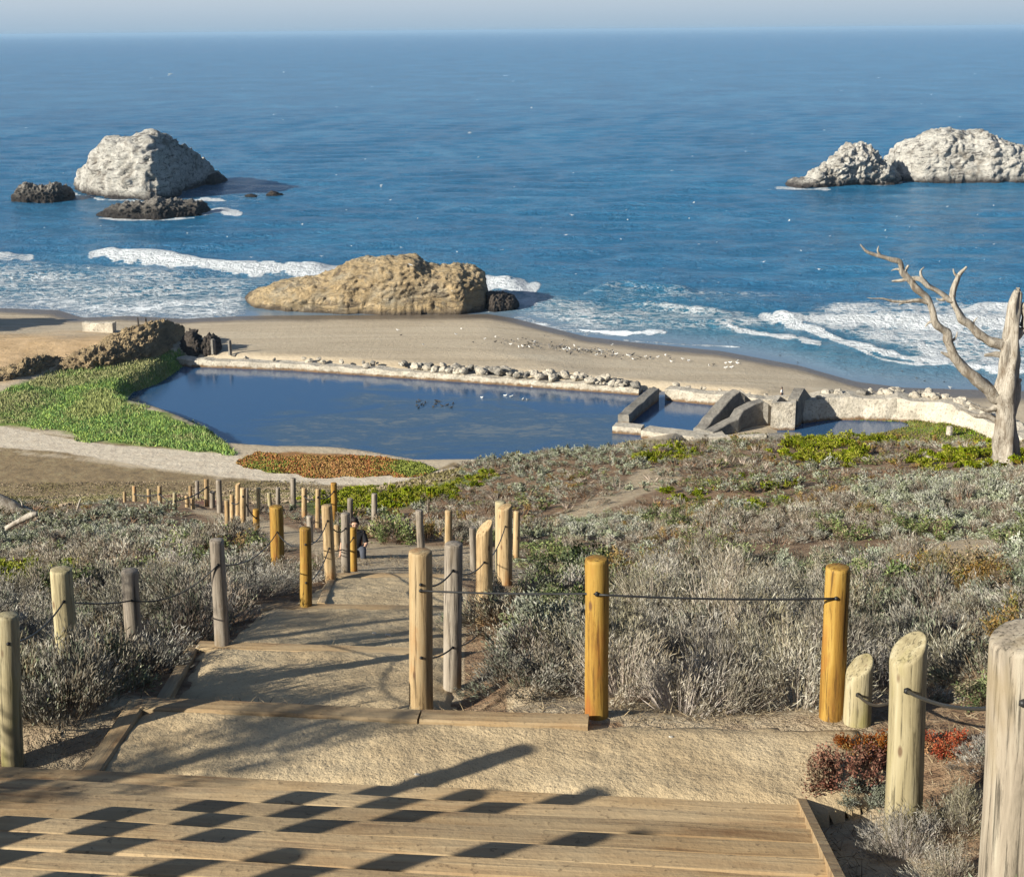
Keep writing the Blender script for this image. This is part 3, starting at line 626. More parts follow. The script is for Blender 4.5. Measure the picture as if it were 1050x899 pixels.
# ------------------------------------------------------------------ ruins
def wall(name, pts, thick, m, label, cat='ruined wall', zb=.2, rough=.06, group=None, step=1.2, jag=0.0, seed=0, batter=0.0):
    """pts: (px, py, ztop) of the wall's top near edge; follows them as one ribbon with thickness"""
    Q = [at_z(a, b, z) for a, b, z in pts]; P = []
    for a, b in zip(Q[:-1], Q[1:]):
        k = max(1, int(np.linalg.norm(b-a)/step))
        for i in range(k): P.append(lerp(a, b, i/k))
    P.append(Q[-1]); P = np.array(P)
    T = np.gradient(P[:, :2], axis=0); T /= np.linalg.norm(T, axis=1, keepdims=True)+1e-9; Nn = np.c_[-T[:, 1], T[:, 0]]
    bm = bmesh.new(); rings = []
    for i, p in enumerate(P):
        r1 = lambda s: mn.noise(Vector((p[0]*.5+seed, p[1]*.5, s)))*rough
        zt = p[2] + mn.noise(Vector((p[0]*.6+seed, p[1]*.6, 5)))*jag
        hh = zt-zb; prof = [(-batter*hh, zb), (-batter*hh*.5+r1(1), lerp(zb, zt, .5)), (r1(2), zt-.08), (.08+r1(2), zt), (thick*.5, zt+r1(3)), (thick-.08+r1(4), zt), (thick+r1(4), zt-.08), (thick+batter*hh*.5+r1(5), lerp(zb, zt, .5)), (thick+batter*hh, zb)]
        rings.append([bm.verts.new((p[0]+Nn[i, 0]*o, p[1]+Nn[i, 1]*o, z)) for o, z in prof])
    for a, b in zip(rings[:-1], rings[1:]):
        for k in range(len(a)-1): bm.faces.new((a[k], b[k], b[k+1], a[k+1]))
    bm.faces.new(rings[0]); bm.faces.new(rings[-1][::-1]); bmesh.ops.recalc_face_normals(bm, faces=bm.faces)
    return tag(bm_obj(name, bm, m, smooth=False), label, cat, group)
wall('seawall', [(150,364.5,1.95),(190,369,1.95),(300,373.5,1.9),(420,381.5,1.9),(520,388.5,1.85),(600,394.5,1.85),(655,398.5,1.85)], 2.0, CONCP, 'long pale concrete wall along the sea side of the pond', jag=.35, rough=.2)
wall('seawall', [(682,399,2.4),(720,403,2.4),(745,405,2.4),(775,409,2.3),(800,409,2.2)], 2.0, CONCP, 'short pale wall between the pond and the square concrete block', jag=.2, rough=.2)
wall('seawall', [(822,412,3.4),(850,408,3.5),(885,408,3.5),(920,409,3.5),(950,412,3.4),(975,417,3.4),(1000,425,3.4),(1020,436,3.4),(1045,448,3.4),(1080,465,3.4)], 3.2, CONCP, 'curved pale rubble wall around the small pool at the right', jag=.5, rough=.3, batter=.25, zb=.6)
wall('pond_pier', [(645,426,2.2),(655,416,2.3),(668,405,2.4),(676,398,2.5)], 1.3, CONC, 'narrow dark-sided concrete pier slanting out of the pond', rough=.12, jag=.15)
wall('pond_pier', [(628,437.5,1.75),(650,439,1.75),(657,439.5,1.75)], 2.0, CONCP, 'broken pale stub end of the low concrete ledge in the pond', rough=.15, jag=.1)
wall('pond_ledge', [(657,441.5,1.9),(690,446,1.9),(715,448,1.9),(745,447,1.9)], 2.6, CONCP, 'wide low concrete ledge at the right corner of the pond', rough=.12, jag=.1)
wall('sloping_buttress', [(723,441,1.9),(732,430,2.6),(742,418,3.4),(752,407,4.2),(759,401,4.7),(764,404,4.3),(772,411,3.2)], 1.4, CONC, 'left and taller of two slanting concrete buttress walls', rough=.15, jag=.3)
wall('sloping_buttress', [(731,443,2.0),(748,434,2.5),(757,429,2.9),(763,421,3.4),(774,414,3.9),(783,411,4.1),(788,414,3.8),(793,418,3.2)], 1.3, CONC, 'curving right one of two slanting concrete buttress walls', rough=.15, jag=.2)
def block(name, corners, zb, zt, m, label, cat, hole=None):
    bm = bmesh.new(); top = [at_z(a, b, zt) for a, b in corners]
    vt = [bm.verts.new(p) for p in top]; vb = [bm.verts.new((p[0], p[1], zb)) for p in top]; n_ = len(vt)
    ft = bm.faces.new(vt)
    for i in range(n_): bm.faces.new((vt[i], vb[i], vb[(i+1) % n_], vt[(i+1) % n_]))
    bmesh.ops.recalc_face_normals(bm, faces=bm.faces)
    if hole:
        r = bmesh.ops.inset_region(bm, faces=[ft], thickness=hole[0]); r2 = bmesh.ops.extrude_face_region(bm, geom=[ft])
        vs = [g for g in r2['geom'] if isinstance(g, bmesh.types.BMVert)]; bmesh.ops.translate(bm, verts=vs, vec=(0, 0, -hole[1])); 
        if ft.is_valid: bmesh.ops.delete(bm, geom=[ft], context='FACES_ONLY')
    bmesh.ops.recalc_face_normals(bm, faces=bm.faces)
    return tag(bm_obj(name, bm, m, smooth=False), label, cat)
block('concrete_block', [(791,413),(816,413),(818,405),(795,405)], .4, 4.2, CONCP, 'square pale concrete block between the slanting walls and the pool', 'ruined block', hole=(.8, 1.0))
# triangular buttress right of the block
def prism(name, pts, zb, m, label, cat, thick):
    Q = [np.array(at_z(a, b, z)) for a, b, z in pts]; bm = bmesh.new(); F1 = [bm.verts.new(q) for q in Q]; 
    F2 = [bm.verts.new(q+np.array(thick)) for q in Q]; n_ = len(Q); bm.faces.new(F1); bm.faces.new(F2[::-1])
    for i in range(n_): bm.faces.new((F1[i], F2[i], F2[(i+1) % n_], F1[(i+1) % n_]))
    bmesh.ops.recalc_face_normals(bm, faces=bm.faces); return tag(bm_obj(name, bm, m, smooth=False), label, cat)
bm = bmesh.new(); B0 = at_z(817, 440, .8); B1 = at_z(840, 421, .8)
q = [(B0[0], B0[1], .3), (B0[0], B0[1], 4.3), (lerp(B0[0], B1[0], .25), lerp(B0[1], B1[1], .25), 5.1), (B1[0], B1[1], 1.2), (B1[0], B1[1], .3)]
f1 = [bm.verts.new((a-1.1, b+.3, c)) for a, b, c in q]; f2 = [bm.verts.new((a, b, c)) for a, b, c in q]
bm.faces.new(f1); bm.faces.new(f2[::-1])
for i in range(5): bm.faces.new((f1[i], f2[i], f2[(i+1) % 5], f1[(i+1) % 5]))
bmesh.ops.recalc_face_normals(bm, faces=bm.faces)
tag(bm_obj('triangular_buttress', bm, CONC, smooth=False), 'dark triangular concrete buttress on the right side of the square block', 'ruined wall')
wall('foundation_strip', [(712,449,2.4),(750,447.5,2.4),(786,446,2.4)], .8, CONCP, 'left length of the low concrete strip in front of the slanting walls', rough=.1, jag=.1, zb=.8)
wall('foundation_strip', [(789,446,2.4),(822,444.5,2.4)], .8, CONC, 'right length of the low concrete strip in front of the square block', rough=.1, jag=.1, zb=.8)
wall('foundation_wall', [(84,331,3.6),(100,331.5,3.6),(115,332,3.6)], 1.2, CONCP, 'low pale foundation remains on the tan ground at far left', rough=.2, jag=.3, zb=1)
def pillar(name, px, pb, pt, wpx, m, label, cat, z=None, group=None):
    b = at_z(px, pb, z) if z is not None else hit(px, pb); t_ = at_d(px, pt, b[1]); h = t_[2]-b[2]; r = wpx*b[1]/F/2
    bm = bmesh.new(); tube(bm, [(0, 0, -.4), (0, 0, h*.5), (0, 0, h*.94), (0, 0, h)], [r*1.15, r, r*.95, r*.6], 6, rough=.3, seed=px)
    return tag(bm_obj(name, bm, m, loc=b, smooth=False), label, cat, group)
pillar('concrete_stub', 219, 360, 347.5, 5, CONC, 'left one of two short concrete stubs on the pond wall', 'pillar', 2.3)
pillar('concrete_stub', 236, 361, 349, 4, CONC, 'right one of two short concrete stubs on the pond wall', 'pillar', 2.3)
pillar('old_pile', 142, 335, 325.5, 1.6, DARKR, 'left one of two thin piles on the tan outcrop', 'pile', 5.5)
pillar('old_pile', 150, 334, 325.5, 1.8, DARKR, 'right one of two thin piles on the tan outcrop', 'pile', 5.5)
pillar('old_pile', 169, 345, 336, 1.6, DARKR, 'thin pile right of the tan outcrop', 'pile', 3.5)
pillar('stone_post', 973.5, 443, 437, 6, CONCP, 'small pale square stone post on the grass below the dead tree', 'stone post', 2.4)
# rubble boulders along the seawall
def boulder_mesh(seed, m, r=1.0):
    bm = bmesh.new(); bmesh.ops.create_icosphere(bm, subdivisions=2, radius=1)
    for v in bm.verts:
        q = v.co.copy(); k = 1+.45*mn.noise(q*1.1+Vector((seed*7.1, 0, 0)))+.2*mn.noise(q*3+Vector((seed, 4, 0)))
        v.co = Vector((q.x*1.25, q.y*.9, q.z*.75))*k
    me = bpy.data.meshes.new('rubble_block'); bm.to_mesh(me); bm.free(); me.materials.append(m); return me
BM = [boulder_mesh(s, CONCP if s % 4 else CONC) for s in range(7)]
wline = [(430,376),(520,383),(560,386),(600,389),(655,395)]
for i in range(135):
    px_ = random.uniform(425, 655) if i < 105 else random.uniform(240, 425) if i < 122 else random.uniform(690, 800)
    py_ = float(np.interp(px_, [190,300,420,520,600,655,745,800], [363,368,375,382,388,394,402,406]))+random.uniform(-3.5, 2.2)
    p = at_z(px_, py_, 2.3); s = random.uniform(.2, .62) if i < 105 else random.uniform(.2, .45)
    if 470 < px_ < 520 or 560 < px_ < 610: s *= 1.15
    o = link('rubble_block', random.choice(BM), None, (p[0], p[1], max(g1(p[0], p[1]), 2.0)+s*.3+.1), (random.uniform(-.5, .5), random.uniform(-.5, .5), random.uniform(0, 6)))
    o.scale = (s, s, s); tag(o, 'pale broken rubble block heaped on the wall beside the beach', 'rubble', 'rubble blocks along the pond wall')
for i in range(46):
    px_ = random.uniform(835, 1015); py_ = float(np.interp(px_, [822,850,920,975,1020], [409,401,400,406,426]))+random.uniform(-1, 3)
    p = at_z(px_, py_, 3.6); s = random.uniform(.25, .6)
    o = link('rubble_block', random.choice(BM), None, (p[0], p[1], 3.5+s*.2), (random.uniform(-.5, .5), random.uniform(-.5, .5), random.uniform(0, 6)))
    o.scale = (s, s, s); tag(o, 'pale rubble lump on top of the curved wall at the right', 'rubble', 'rubble lumps on the curved wall')

# ------------------------------------------------------------------ stairs and terraces
def board(bm, p0, p1, wdt, h, side, seed=0):
    """timber of width wdt (towards side vector) and height h; p0,p1 = near top edge ends; slight wobble, bevelled"""
    p0 = Vector(p0); p1 = Vector(p1); s = Vector(side).normalized(); n_ = max(2, int((p1-p0).length/.35)); b = .012; rings = []
    for i in range(n_+1):
        p = p0.lerp(p1, i/n_); wz = mn.noise(Vector((p.x*1.1+seed, p.y*.9, seed)))*.014; wy = mn.noise(Vector((p.x*1.3, seed, p.y)))*.008
        pr = [(0, -h), (0, -b), (b, 0), (wdt*.5, .003), (wdt-b, 0), (wdt, -b), (wdt, -h)]
        rings.append([bm.verts.new(p+s*(o+wy)+Vector((0, 0, z+wz))) for o, z in pr])
    for a, c in zip(rings[:-1], rings[1:]):
        for k in range(6): bm.faces.new((a[k], c[k], c[k+1], a[k+1]))
        bm.faces.new((a[6], c[6], c[0], a[0]))
    bm.faces.new(rings[0]); bm.faces.new(rings[-1][::-1])
def frame_rot(v): return math.atan2(v[1], v[0])
stairs = tag(empty('timber_stairs', (O1[0], O1[1], DZ(3.87)), frame_rot(ax_x)), 'broad flight of worn timber steps in the foreground, striped with post shadows', 'stairs')
for i in range(1, NST):
    z = (i-1)*RISE+.022; v1 = -(i-1)*RUN; bm = bmesh.new()
    # nosing timber at the downhill edge, a second plank behind it
    board(bm, (ST_W0, v1-.145, z), (ST_W1, v1-.145, z), .145, RISE+.06, (0, 1, 0), i)
    bmesh.ops.recalc_face_normals(bm, faces=bm.faces); bm_obj('nosing_timber', bm, BOARD, stairs, smooth=False); bm = bmesh.new()
    board(bm, (ST_W0, v1-RUN-.004, z-.006), (ST_W1, v1-RUN-.004, z-.006), .153, .05, (0, 1, 0), i+40)
    bmesh.ops.recalc_face_normals(bm, faces=bm.faces)
    bm_obj('tread', bm, BOARD2, stairs, smooth=False)
for s_, u in ((0, ST_W1-.03), (1, ST_W0-.04)):
    bm = bmesh.new()
    L = (NST-1)*RUN; a = Vector((u, .10, RISE*.12-.10*RISE/RUN)); bq = Vector((u, -L, RISE*.12+L*RISE/RUN))
    ln = bq-a; n_ = 12; rings = []
    for i in range(n_+1):
        p = a+ln*(i/n_); rings.append([bm.verts.new(p+Vector(o)) for o in ((0, 0, -.22), (0, 0, .02), (.045, 0, .02), (.045, 0, -.22))])
    for r0_, r1_ in zip(rings[:-1], rings[1:]):
        for k in range(4): bm.faces.new((r0_[k], r0_[(k+1) % 4], r1_[(k+1) % 4], r1_[k]))
    bm.faces.new(rings[0]); bm.faces.new(rings[-1]); bmesh.ops.recalc_face_normals(bm, faces=bm.faces)
    bm_obj('side_board', bm, BOARD, stairs, smooth=False)
def deck_sheet(name, D, label):
    P = np.array(D['poly']); xs = np.arange(P[:, 0].min()-.1, P[:, 0].max()+.1, .045); ys = np.arange(P[:, 1].min()-.1, P[:, 1].max()+.1, .045)
    Y, X = np.meshgrid(ys, xs, indexing='ij'); sd = poly_sd(D['poly'], X, Y)
    Zd = D['z'](X, Y)+(fbm(X*3, Y*3, 4)-.5)*.035+(fbm(X*14, Y*14, 2)-.5)*.012
    Zd = np.where(sd > -.18, Zd-.03*sstep(-.18, -.02, sd), Zd)-np.where(sd > 0, .10, 0)
    Fc = grid_faces(*X.shape); ok = (sd.ravel()[Fc] < .05).all(1)
    me = npmesh(name, np.stack([X, Y, Zd], -1).reshape(-1, 3), Fc[ok], smooth=True, m=DIRT)
    bm = bmesh.new(); bm.from_mesh(me); bmesh.ops.delete(bm, geom=[v for v in bm.verts if not v.link_faces], context='VERTS'); bm.to_mesh(me); bm.free()
    return tag(link(name, me), kind='structure')
for D in (T1, T2, T3, T4): deck_sheet('dirt_landing', D, '')
def edge_board(pa, pb, drop_a, drop_b, label, w_=.15, h=.16, name='edging_timber', lift=.022):
    a = at_z(*pa, DZ(drop_a)); b = at_z(*pb, DZ(drop_b)); d = (b-a)[:2]; nrm = np.array([d[1], -d[0]]); nrm /= np.linalg.norm(nrm)   # towards the camera side
    if nrm[1] > 0: nrm = -nrm
    bm = bmesh.new(); L = np.linalg.norm(b-a)
    rz = math.atan2(d[1], d[0]); tilt = math.asin((b[2]-a[2])/L)
    board(bm, (0, 0, lift), (L, 0, lift), w_, h, (0, -1, 0), a[0]); bmesh.ops.recalc_face_normals(bm, faces=bm.faces)
    o = bm_obj(name, bm, BOARD, loc=a, rot=(0, -tilt, rz), smooth=False); return tag(o, label, 'timber')
edge_board((152,717),(432,729), 3.87, 3.87, 'long timber edging the far side of the first landing, left of the posts')
edge_board((434,729),(604,735.5), 3.87, 3.87, 'timber edging the far side of the first landing, by the amber post')
edge_board((152,719),(104,792), 3.87, 3.87, 'slanting timber along the left side of the first landing', w_=.12, lift=.015)
edge_board((206,659),(470,666), 4.50, 4.50, 'timber across the path at the far edge of the second terrace')
edge_board((204,661),(172,716), 4.50, 4.22, 'slanting timber along the left side of the second terrace', w_=.09, lift=.0)
edge_board((270,620),(482,622), 5.05, 5.05, 'timber across the path at the far edge of the third terrace')
edge_board((347,589),(472,590), 5.75, 5.75, 'timber across the path at the far edge of the fourth terrace')
edge_board((345,590),(334,618), 5.75, 5.35, 'short slanting side timber beside the two amber posts and fourth terrace', w_=.09, lift=.0)

# ------------------------------------------------------------------ posts
POSTS = {}
def post(key, tx, ty, bx, by, wpx, style, label, slant=0.0, group='wooden posts lining the path', pos=None, height=None, rad=None, seg=20):
    if pos is None:
        b = hit(bx, by); dep = proj(b)[2]; r = wpx*dep/F/2; t_ = at_d(tx, ty, b[1])
    else:
        b = np.array(pos, float); r = rad; t_ = b+np.array([0, 0, height])
    ax = Vector(t_-b); h = ax.length
    bm = bmesh.new(); hs = [-.25, 0, h*.2, h*.4, h*.6, h*.8, h-.02, h-.004, h]; rs_ = [r*1.04, r*1.03, r*1.02, r*1.01, r, r*.99, r*.985, r*.94, r*.84]
    sdx = random.uniform(0, 50); tube(bm, [(mn.noise(Vector((sdx, z*1.5, 0)))*r*.12, mn.noise(Vector((0, z*1.5, sdx)))*r*.12, z) for z in hs], rs_, seg, rough=.05, seed=sdx)
    if slant:
        for v in bm.verts:
            if v.co.z > h*.85: v.co.z += slant*1.9*(v.co.x+v.co.y*.5)
    o = bm_obj('wooden_post', bm, MW[style], loc=b)
    qd = Vector((0, 0, 1)).rotation_difference(ax); o.rotation_euler = qd.to_euler()
    rzv = random.uniform(0, 6.28)
    if not slant: o.rotation_euler = (qd @ Matrix.Rotation(rzv, 3, 'Z').to_quaternion()).to_euler()
    tag(o, label, 'post', group); POSTS[key] = (Vector(b), Vector(t_), r); return o
PL = [
 ('L1',7,630,13,787,22,'p','pale post cut by the left edge, beside the first landing',0),
 ('L2',63,583,72,720,22,'p','stout pale post second from the left edge, standing in brown dirt',0),
 ('L3',133,584,139,690,17,'g','grey knotty post half sunk in scrub, third from the left edge',0),
 ('L4',222,553,228,662,15,'g','pale round-topped post with a cable, between the scrub and the second terrace',0),
 ('L5',283,519,286,594,14,'a','taller bright amber post left of the path, in scrub',0),
 ('L6',313,541,314,622,12,'a','shorter bright amber post left of the path, at its edge',0),
 ('L7',335,518,339,594,11,'t','tall brown leaning post just right of the two amber ones',0),
 ('L8',354,526,355,588,9.5,'g','grey split post next to the seated person',0),
 ('L9',362,541,363,586,7,'a','thin amber post directly in front of the seated person',0),
 ('R1',431,565,432,727,24,'t','big tan post with an orange stained top, in the middle of the picture',0),
 ('R2',464.5,557,464,703,18.5,'g','post grey above and yellow-green below, right of the big tan one',0),
 ('R3',484.5,541,486,588,7,'g','slim brown post behind the slanted tan one',0),
 ('R4',496.5,541,496,640,17,'t','tan post with a slanted top and cable knots',.45),
 ('R5',513,514,514,592,11,'p','pale post with a rounded top, rearmost of the pair above the green shrub',0),
 ('R6',518,519,518,600,15,'t','tan post in front of its pale twin above the green shrub',.15),
 ('R7',530,524,529,575,7,'t','slender tan post farthest right of the path cluster',0),
 ('R8',429.5,523,432,565,8,'g','weathered brown post across the sandy bend, above the big tan one',0),
 ('R9',460,523,460,560,7.5,'t','tan post with an amber top, above the grey and green one',0),
 ('A1',612,572,612,735,24,'a','amber post with an orange mark near its top, holding the long black cable',0),
 ('A2',859,581,852,736,25,'a','leaning amber post with knots at the right end of the long cable',0),
 ('S1',881,682,879,742,28,'p','short pale post with a slanted top beside the reddish plant',.35),
 ('S2',932,664,925,856,37,'p','pale yellow post with a slanted top, right of the steps',.35),
 ('S3',1054,650,1036,945,68,'c','thick cracked weathered post at the bottom right corner',.10),
 ('F1',384,506,384,549,6,'g','pale grey post standing alone beyond the sandy bend',0),
 ('F2',359,511,359,545,6,'g','pale grey post just behind the seated person',0),
 ('F3',342,495,343,536,6.5,'a','amber post farthest down the path, taller than its neighbours',0),
 ('F4',345.5,538,346,565,6.5,'t','short tan post between the brown leaning post and the grey split one',0),
 ('F5',326,501,326,541,5.5,'t','thin brown post left of the farthest amber one',0),
 ('F6',317.5,529,318,556,6.5,'g','short brown post just above the shorter amber one',0),
 ('F7',312,500,312,530,5.5,'t','straight tan post against the bright green ground cover',0),
 ('F8',300.5,490,301,520,5.5,'g','highest standing grey post at the end of the path',0),
 ('F9',285,500,285,520,4.5,'g','small grey post directly above the taller amber post',0),
 ('G1',276,505,277,521,4.5,'p','small pale post left of the small grey one above the amber post',0),
 ('G2',265,500,265,527,4.5,'p','pale post behind the short amber stump',0),
 ('G3',262.5,522,263,547,7,'a','short amber stump on the sandy path left of the amber posts',0),
 ('G4',253,501,253,530,4,'g','thin dark post in the dense cluster, rightmost of it',0),
 ('G5',249,500,249.5,548,6.5,'t','tallest tan post in the dense cluster on the path',0),
 ('G6',244,496,244.5,529,5.5,'t','tan post with a pointed top in the dense cluster, behind the tallest',.3),
 ('G7',238,507,238.5,543,5,'t','tan post left of the tallest in the dense cluster',0),
 ('G8',232.5,513,233,538,5,'t','shorter tan post at the left of the dense cluster',0),
 ('G9',224.5,492,225.5,526,6,'g','leaning grey post left of the dense cluster',0),
 ('H1',217.5,504,218,521,5.5,'g','short wide grey post beside the leaning grey one',0),
 ('H2',211.5,491,212,519,5,'t','tall tan post sixth from the right in the far left row',0),
 ('H3',202,493,202.5,512,4.2,'g','grey post in the far row between two shorter stubs',0),
 ('H4',197.5,511,198,522,4.2,'t','low stub in the far row, right one of two',0),
 ('H5',195,498,195.5,512,3.8,'t','post just behind the low stubs of the far row',0),
 ('H6',191.5,508,192,520,4.2,'t','low stub in the far row, left one of two',0),
 ('H7',179,505,179.5,523,4,'p','lone pale post in the gap of the far row',0),
 ('H8',163.5,498,164,519,4.6,'t','tall tan post fourth from the left in the far row',0),
 ('H9',152.5,501,153,516,4,'t','tan post third from the left in the far row',0),
 ('I1',137.5,498,138,514,4.4,'t','tan post second from the left in the far row',0),
 ('I2',127.5,504,128,515,3.4,'t','leftmost small post of the far row',0),
]
for k, tx, ty, bx, by, wp, s_, lb, sl in PL: post(k, tx, ty, bx, by, wp, s_, lb, sl, seg=22 if wp > 10 else 10)
# posts up the left side of the flight, outside the view; their shadows cross the steps
for i in range(7):
    cc = -6.19+(0, .30, .62, 1.10, 1.40, 1.95, 2.3)[i]; x = -3.56-(.42 if i % 2 else 0)-.03*i; y = (x*.54-cc)/.84; z = g1(x, y)
    post('U%d' % i, 0, 0, 0, 0, 0, 'tpg'[i % 3], 'post left of the timber steps beyond the left edge of the view', pos=(x, y, z), height=(1.15, 1.0, 1.1, .85, 1.1, .8, 1.0)[i], rad=.072, group='posts up the left side of the steps')
# cables
def on_post(key, ypx):
    b, t_, r = POSTS[key]
    yb = proj(b)[1]; yt = proj(t_)[1]; f = (ypx-yb)/(yt-yb); p = b.lerp(t_, f)
    d = Vector((-p.x, -p.y, 0)).normalized(); return p+d*(r*1.02)
def cable(k0, y0, k1, y1, sag, label, rad=.006):
    a = on_post(k0, y0); b = on_post(k1, y1); pts = []
    for i in range(17):
        t = i/16; p = a.lerp(b, t); p.z -= sag*4*t*(1-t); pts.append(p)
    r = max(rad, (a.y+b.y)/2*.00045)
    bm = bmesh.new(); tube(bm, pts, r, 6)
    for e in (a, b): bmesh.ops.create_icosphere(bm, subdivisions=1, radius=r*2.0, matrix=Matrix.Translation(e))
    tag(bm_obj('cable', bm, CABLE), label, 'cable', 'cables strung between the posts')
cable('L1',655,'L2',612,.06,'cable between the left edge post and the stout pale post')
cable('L2',612,'L3',612,.02,'taut cable from the stout pale post to the grey knotty post')
cable('L3',612,'L4',576,.10,'sagging cable over the scrub, grey knotty post to pale round-topped post')
cable('L4',576,'L5',543,.12,'cable rising from the round-topped post to the taller amber post')
cable('L5',543,'L6',556,.08,'short cable between the two amber posts')
cable('L6',556,'L7',532,.08,'cable from the shorter amber post to the brown leaning post')
cable('L7',532,'L8',540,.08,'short upper cable between the brown leaning post and grey split post')
cable('L6',595,'L7',560,.08,'lower cable between the shorter amber post and brown leaning post')
cable('L7',560,'L9',550,.08,'cable from the brown leaning post towards the seated person')
cable('R1',594,'R2',581,.05,'short upper cable between big tan post and its grey neighbour')
cable('R2',581,'R4',573,.06,'cable from the grey-topped post to the slanted tan post')
cable('R4',573,'R6',537,.08,'cable rising to the paired posts above the green shrub')
cable('R1',668,'R2',659,.03,'lower cable between big tan post and its grey neighbour')
cable('R2',659,'R4',640,.04,'lower cable from the grey-topped post to the slanted tan post')
cable('R1',600,'A1',603,.01,'long straight black cable from the big tan post to the middle amber post',.007)
cable('A1',604,'A2',608,.015,'long straight black cable between the two front amber posts',.007)
cable('S1',706,'S2',699,.07,'cable between the two short slanted pale posts',.008)
cable('S2',699,'S3',703,.05,'cable from the pale yellow post to the thick corner post',.009)
for a, b in (('G3','G5'),('G5','G7'),('F5','F7'),('F3','F5'),('H2','H7'),('H7','H8'),('H8','I1')):
    ya = proj(POSTS[a][1])[1]; yb = proj(POSTS[b][1])[1]; cable(a, ya+8, b, yb+8, .1, {'G3':'thin far cable by the amber stump','G5':'thin far cable in the dense post cluster','F5':'thin far cable by the green ground cover','F3':'thin far cable at the farthest amber post','H2':'thin cable at the right of the far row','H7':'thin cable in the middle of the far row','H8':'thin cable at the left of the far row'}[a])

# ------------------------------------------------------------------ vegetation protos
def blades(P, Dv, L, W, col, rng, quad=True):
    """P base points, Dv unit directions, L lengths, W widths -> diamond (2 tris) or single tri per blade"""
    n_ = len(P); side = np.cross(Dv, rng.normal(size=(n_, 3))); side /= np.linalg.norm(side, axis=1, keepdims=True)+1e-9
    L = np.asarray(L).reshape(-1, 1)*np.ones((n_, 1)); W = np.asarray(W).reshape(-1, 1)*np.ones((n_, 1))
    if quad:
        V = np.stack([P, P+Dv*L*.45+side*W*.5, P+Dv*L*.45-side*W*.5, P+Dv*L], 1).reshape(-1, 3); i = np.arange(n_)*4
        Fc = np.concatenate([np.stack([i, i+1, i+2], 1), np.stack([i+1, i+3, i+2], 1)]); cc = np.repeat(col, 4, 0)
    else:
        V = np.stack([P-side*W*.5, P+side*W*.5, P+Dv*L], 1).reshape(-1, 3); i = np.arange(n_)*3
        Fc = np.stack([i, i+1, i+2], 1); cc = np.repeat(col, 3, 0)
    return V, Fc, cc
KIND = dict(   # colours (several), spread, leaf length, leaf width, uprightness, height
 lav=dict(cols=[(.26,.235,.19),(.33,.30,.25),(.19,.165,.125),(.39,.37,.31),(.26,.28,.19),(.22,.18,.13)], leaf=(.03,.065), w=.0085, up=1.3, h=.42, stem=(.16,.115,.08)),
 sage=dict(cols=[(.27,.29,.21),(.34,.36,.28),(.21,.23,.15),(.38,.38,.32)], leaf=(.03,.06), w=.016, up=.8, h=.40, stem=(.14,.11,.08)),
 green=dict(cols=[(.10,.13,.055),(.15,.18,.08),(.21,.22,.12),(.24,.20,.14),(.08,.10,.045)], leaf=(.025,.05), w=.018, up=.5, h=.48, stem=(.12,.085,.06)),
 twig=dict(cols=[(.36,.33,.26),(.46,.43,.36),(.28,.25,.18),(.22,.19,.13)], leaf=(.03,.075), w=.006, up=.9, h=.48, stem=(.36,.31,.26)),
 tan=dict(cols=[(.26,.19,.09),(.32,.24,.12),(.20,.14,.06),(.17,.16,.06)], leaf=(.025,.05), w=.014, up=.6, h=.48, stem=(.12,.08,.05)),
 red=dict(cols=[(.22,.06,.03),(.28,.10,.05),(.17,.045,.025),(.30,.19,.10)], leaf=(.02,.04), w=.018, up=.6, h=.38, stem=(.17,.10,.06)),
 mound=dict(cols=[(.14,.18,.03),(.19,.23,.04),(.10,.13,.025),(.22,.23,.07)], leaf=(.03,.05), w=.020, up=.6, h=.26, stem=(.12,.10,.03)),
 bush=dict(cols=[(.05,.07,.03),(.08,.10,.04),(.04,.05,.025)], leaf=(.03,.06), w=.02, up=.4, h=.5, stem=(.08,.06,.04)))
